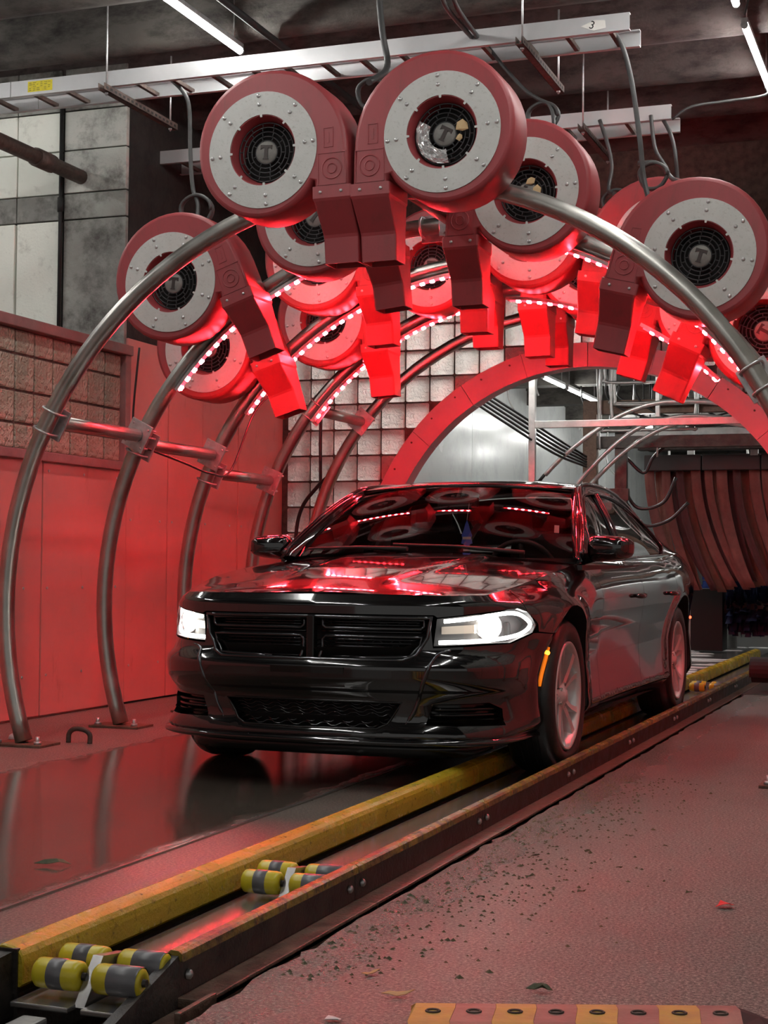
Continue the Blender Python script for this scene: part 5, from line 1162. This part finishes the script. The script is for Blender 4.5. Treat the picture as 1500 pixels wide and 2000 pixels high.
# roof and rear glass
def RF(a, b):
    y = 1.215+(2.85-1.215)*b; ye = y+.15*a*a*(1-b)**2; r = rail(ye); zc = np.interp(ye, [1.215, 1.5, 1.9, 2.3, 2.85], [1.412, 1.452, 1.476, 1.472, 1.415]); x = r[..., 0]*a; u = np.abs(a)
    z = r[..., 2]+(zc-r[..., 2])*(1-u**2.4); return np.stack([x, ye, np.maximum(z, 0)], -1)
grid_patch('roof', RF, 28, 30, -1, 1, 0, 1, 'paint')
def RG(a, b):
    y = 2.85+(3.62-2.85)*b; r = rail(y); zc = np.interp(y, [2.85, 3.2, 3.62], [1.415, 1.29, 1.10]); u = np.abs(a); return np.stack([r[..., 0]*a, y, r[..., 2]+(zc-r[..., 2])*(1-u**2.4)], -1)
grid_patch('rear_glass', RG, 20, 14, -.97, .97, .02, 1, 'sidewin')
def TR(a, b):
    y = 3.60+(4.04-3.60)*b; s = np.array([s_of_y(v) for v in y]); t = Bp(s, ztop(s)); return np.stack([t[:, 0]*a, y, t[:, 2]+.03*(1-a*a)], -1)
grid_patch('boot_lid', TR, 16, 8, -1, 1, 0, 1, 'paint')
# inner tub: floor, dash, seats --------------------------------------------------
m = MB(); m.cbox((-.78, -.55, .20), (.78, .62, .72), .02); m.cbox((-.86, .42, .20), (.86, 2.66, .30), .02); m.cbox((-.60, 2.6, .22), (.60, 3.9, .9), .02); m.build('chassis', 'black', car)
MB().box((-.845, .6, .28), (-.80, 2.7, .97)).build('door_lining', 'cabin', car); MB().box((.80, .6, .28), (.845, 2.7, .97)).build('door_lining', 'cabin', car)
def DS(a, b):
    return np.stack([.80*a, .62+.50*b+.10*a*a*(1-b), .985-.0*b+.02*np.sin(b*3.0)-.10*np.clip(b-.8, 0, 1)*5*.3], -1)
grid_patch('dashboard', DS, 14, 8, -1, 1, 0, 1, 'cabin', .25)
def seat(x):
    t = empty('front_seat'); t.parent = car
    m = MB(); mt = Matrix.Translation((x, 1.72, .55)) @ Matrix.Rotation(R(-14), 4, 'X'); m.cbox((-.25, -.06, 0), (.25, .07, .62), .05, mt); m.build('seat_back', 'seat', t)
    m = MB(); mt = Matrix.Translation((x, 1.86, 1.17)) @ Matrix.Rotation(R(-10), 4, 'X'); m.cbox((-.13, -.05, 0), (.13, .05, .19), .045, mt); m.build('headrest', 'seat', t)
    m = MB(); m.cbox((x-.25, 1.2, .38), (x+.25, 1.75, .56), .05); m.build('seat_cushion', 'seat', t)
seat(.38); seat(-.38)
m = MB(); m.cbox((-.65, 2.45, .5), (.65, 2.62, 1.02), .05); m.build('rear_seat', 'seat', car)
m = MB(); mt = Matrix.Translation((.38, 1.20, .93)) @ Matrix.Rotation(R(-65), 4, 'X'); m.tube([tuple(mt @ Vector((.185*math.cos(a), .185*math.sin(a), 0))) for a in np.linspace(0, 6.283, 28, endpoint=False)], .015, 8, closed=True)
for a in (R(0), R(180), R(270)): m.tube([tuple(mt @ Vector((.18*math.cos(a), .18*math.sin(a), 0))), tuple(mt @ Vector((0, 0, 0)))], .014, 6)
m.build('steering_wheel', 'cabin', car)
m = MB(); m.cbox((-.12, 1.18, 1.285), (.12, 1.22, 1.345), .015); m.cyl((0, 1.2, 1.34), (0, 1.25, 1.40), .012, 8); m.build('rear_view_mirror', 'cabin', car)
# mirrors ---------------------------------------------------------------------------
for sg in (1, -1):
    mr_ = empty('door_mirror'); mr_.parent = car
    bm = bmesh.new(); bmesh.ops.create_uvsphere(bm, u_segments=24, v_segments=14, radius=1)
    for v in bm.verts:
        x, y, z = v.co; x = math.copysign(abs(x)**.55, x); z = math.copysign(abs(z)**.55, z); y = math.copysign(abs(y)**.8, y)
        if y > 0: y *= .35
        v.co = (x*.122*(1-.0*x), y*.10+.035*x*sg*0, z*(.062 if z > 0 else .070)*(1-.18*(x*sg)))
    m = MB(); m.bm(bm, Matrix.Translation((sg*.955, .80, 1.062)) @ Matrix.Rotation(R(-12*sg), 4, 'Z'), True); m.build('mirror_shell', 'paint', mr_)
    m = MB(); m.tube([(sg*.80, .80, 1.00), (sg*.85, .80, 1.012), (sg*.92, .81, 1.03)], [.030, .028, .028], 10); m.build('mirror_arm', 'trim', mr_)
    m = MB(); m.tube([(sg*.87, .715, 1.03), (sg*.96, .69, 1.027), (sg*1.05, .72, 1.035)], .004, 6); m.build('mirror_seam', 'trim', mr_)
# wipers, stickers, air freshener
for i, (xa, xb) in enumerate(((.55, -.15), (-.05, -.70))):
    m = MB(); pa_ = WS(np.array([xa/.785]), np.array([.0]))[0]; pb_ = WS(np.array([xb/.785]), np.array([.055]))[0]; m.tube([tuple(pa_+[0, -.02, .012]), tuple((pa_+pb_)/2+[0, -.012, .02]), tuple(pb_+[0, -.004, .012])], [.012, .009, .006], 6); m.build('wiper', 'black', car)
def decal(a0, a1, b0, b1, name, mat, off=-.006):
    A, B = np.array([a0, a1, a1, a0]), np.array([b0, b0, b1, b1]); p = WS(A, B)+np.array([0, -off, off]); m = MB(); m.add([tuple(x) for x in p]+[tuple(x+np.array([0, .002, -.001])) for x in p], [(0, 1, 2, 3), (4, 5, 6, 7), (0, 1, 5, 4), (1, 2, 6, 5), (2, 3, 7, 6), (3, 0, 4, 7)]); return m.build(name, mat, car)
decal(.868, .90, .30, .40, 'windscreen_sticker', 'plate'); decal(-.86, -.77, .03, .09, 'dashboard_paper', 'plate')
fresh = empty('air_freshener', tuple(Vector((-2.63, 7.21, 0))+Vector((.07, 1.14, 1.13)))); tag(fresh, 'blue tree shaped air freshener hanging behind the windscreen', 'air freshener')
m = MB(); m.prism([(-.012, -.075), (.012, -.075), (.016, -.05), (.032, -.045), (.026, -.015), (.03, .0), (.018, .03), (.010, .06), (0, .085), (-.010, .06), (-.018, .03), (-.03, .0), (-.026, -.015), (-.032, -.045), (-.016, -.05)], -.002, .002); m.build('card', M('blue card', (.05, .12, .55), rough=.5, emit=(.05, .12, .55), estr=.0), fresh)
m = MB(); m.box((-.024, -.003, -.022), (.024, -.002, -.008)); m.build('white_band', 'plate', fresh); m = MB(); m.box((-.02, -.003, -.088), (.02, .003, -.075)); m.build('white_foot', 'plate', fresh); MB().cyl((0, 0, .085), (0, .05, .20), .0015, 5).build('string', 'plate', fresh)
# wheels -----------------------------------------------------------------------------
def make_wheel():
    t = empty('wheel'); RT = Matrix.Rotation(R(90), 4, 'Z')          # local -Y of lathe becomes outer +X
    m = MB(); pf = [(.252, -.095), (.262, -.108), (.30, -.118), (.335, -.112), (.350, -.098), (.357, -.075), (.359, -.03), (.359, .03), (.357, .075), (.350, .098), (.335, .112), (.30, .118), (.262, .108), (.252, .095), (.245, .06), (.245, -.06)]
    m.lathe(pf, 56, RT, closed=True); ty = m.build('tyre', 'rubber', t)
    m = MB()
    for yy in (-.045, -.015, .015, .045): m.lathe([(.3592, yy-.003), (.3605, yy), (.3592, yy+.003)], 56, RT)
    m.build('tread_groove', 'black', ty)
    m = MB(); m.lathe([(.253, -.098), (.253, -.108), (.246, -.112), (.236, -.106), (.228, -.085), (.215, -.02), (.210, .08)], 48, RT); m.build('rim', 'alloy', t)
    m = MB(); m.lathe([(.0005, -.02), (.17, -.02), (.17, .0)], 32, RT); m.build('brake_disc', 'darksteel', t)
    for k in range(5):
        for s in (-1, 1):
            a = 2*math.pi*k/5+R(90); c, s_ = math.cos(a), math.sin(a)
            def pt(r, w, x): return (x, r*c-w*s_, r*s_+w*c)
            m = MB(); st = [(.045, .004, .030, .078, .03), (.10, .010, .036, .082, .035), (.16, .022, .048, .090, .045), (.20, .036, .064, .096, .055), (.236, .050, .088, .102, .07)]; vs = []
            for r, wa, wb, x, dx in st: vs += [pt(r, s*wa, x), pt(r, s*wb, x-.004), pt(r, s*wb, x-dx), pt(r, s*wa, x-dx)]
            m.add(vs, [(i*4+q, i*4+(q+1) % 4, (i+1)*4+(q+1) % 4, (i+1)*4+q) for i in range(4) for q in range(4)]+[(0, 1, 2, 3), (16, 17, 18, 19)]); m.build('spoke', 'alloy', t)
    m = MB(); m.lathe([(.0005, -.100), (.028, -.099), (.033, -.090), (.058, -.084), (.062, -.05)], 24, RT); m.build('hub_cap', 'alloy', t)
    m = MB()
    for k in range(5): a = 2*math.pi*(k+.5)/5+R(90); m.cyl((.06, .052*math.cos(a), .052*math.sin(a)), (.088, .052*math.cos(a), .052*math.sin(a)), .009, 6)
    m.build('lug_nuts', 'chrome', t)
    return t
wh = make_wheel(); first = True
for sg in (1, -1):
    for y in (0, 3.05):
        o = wh if first else copy_tree(wh); first = False; o.parent = car; o.location = (sg*.812, y, .360); o.rotation_euler = (R(18+y*20), 0, 0 if sg > 0 else math.pi)
# nested roots need a mesh part: give the sub assemblies a body frame
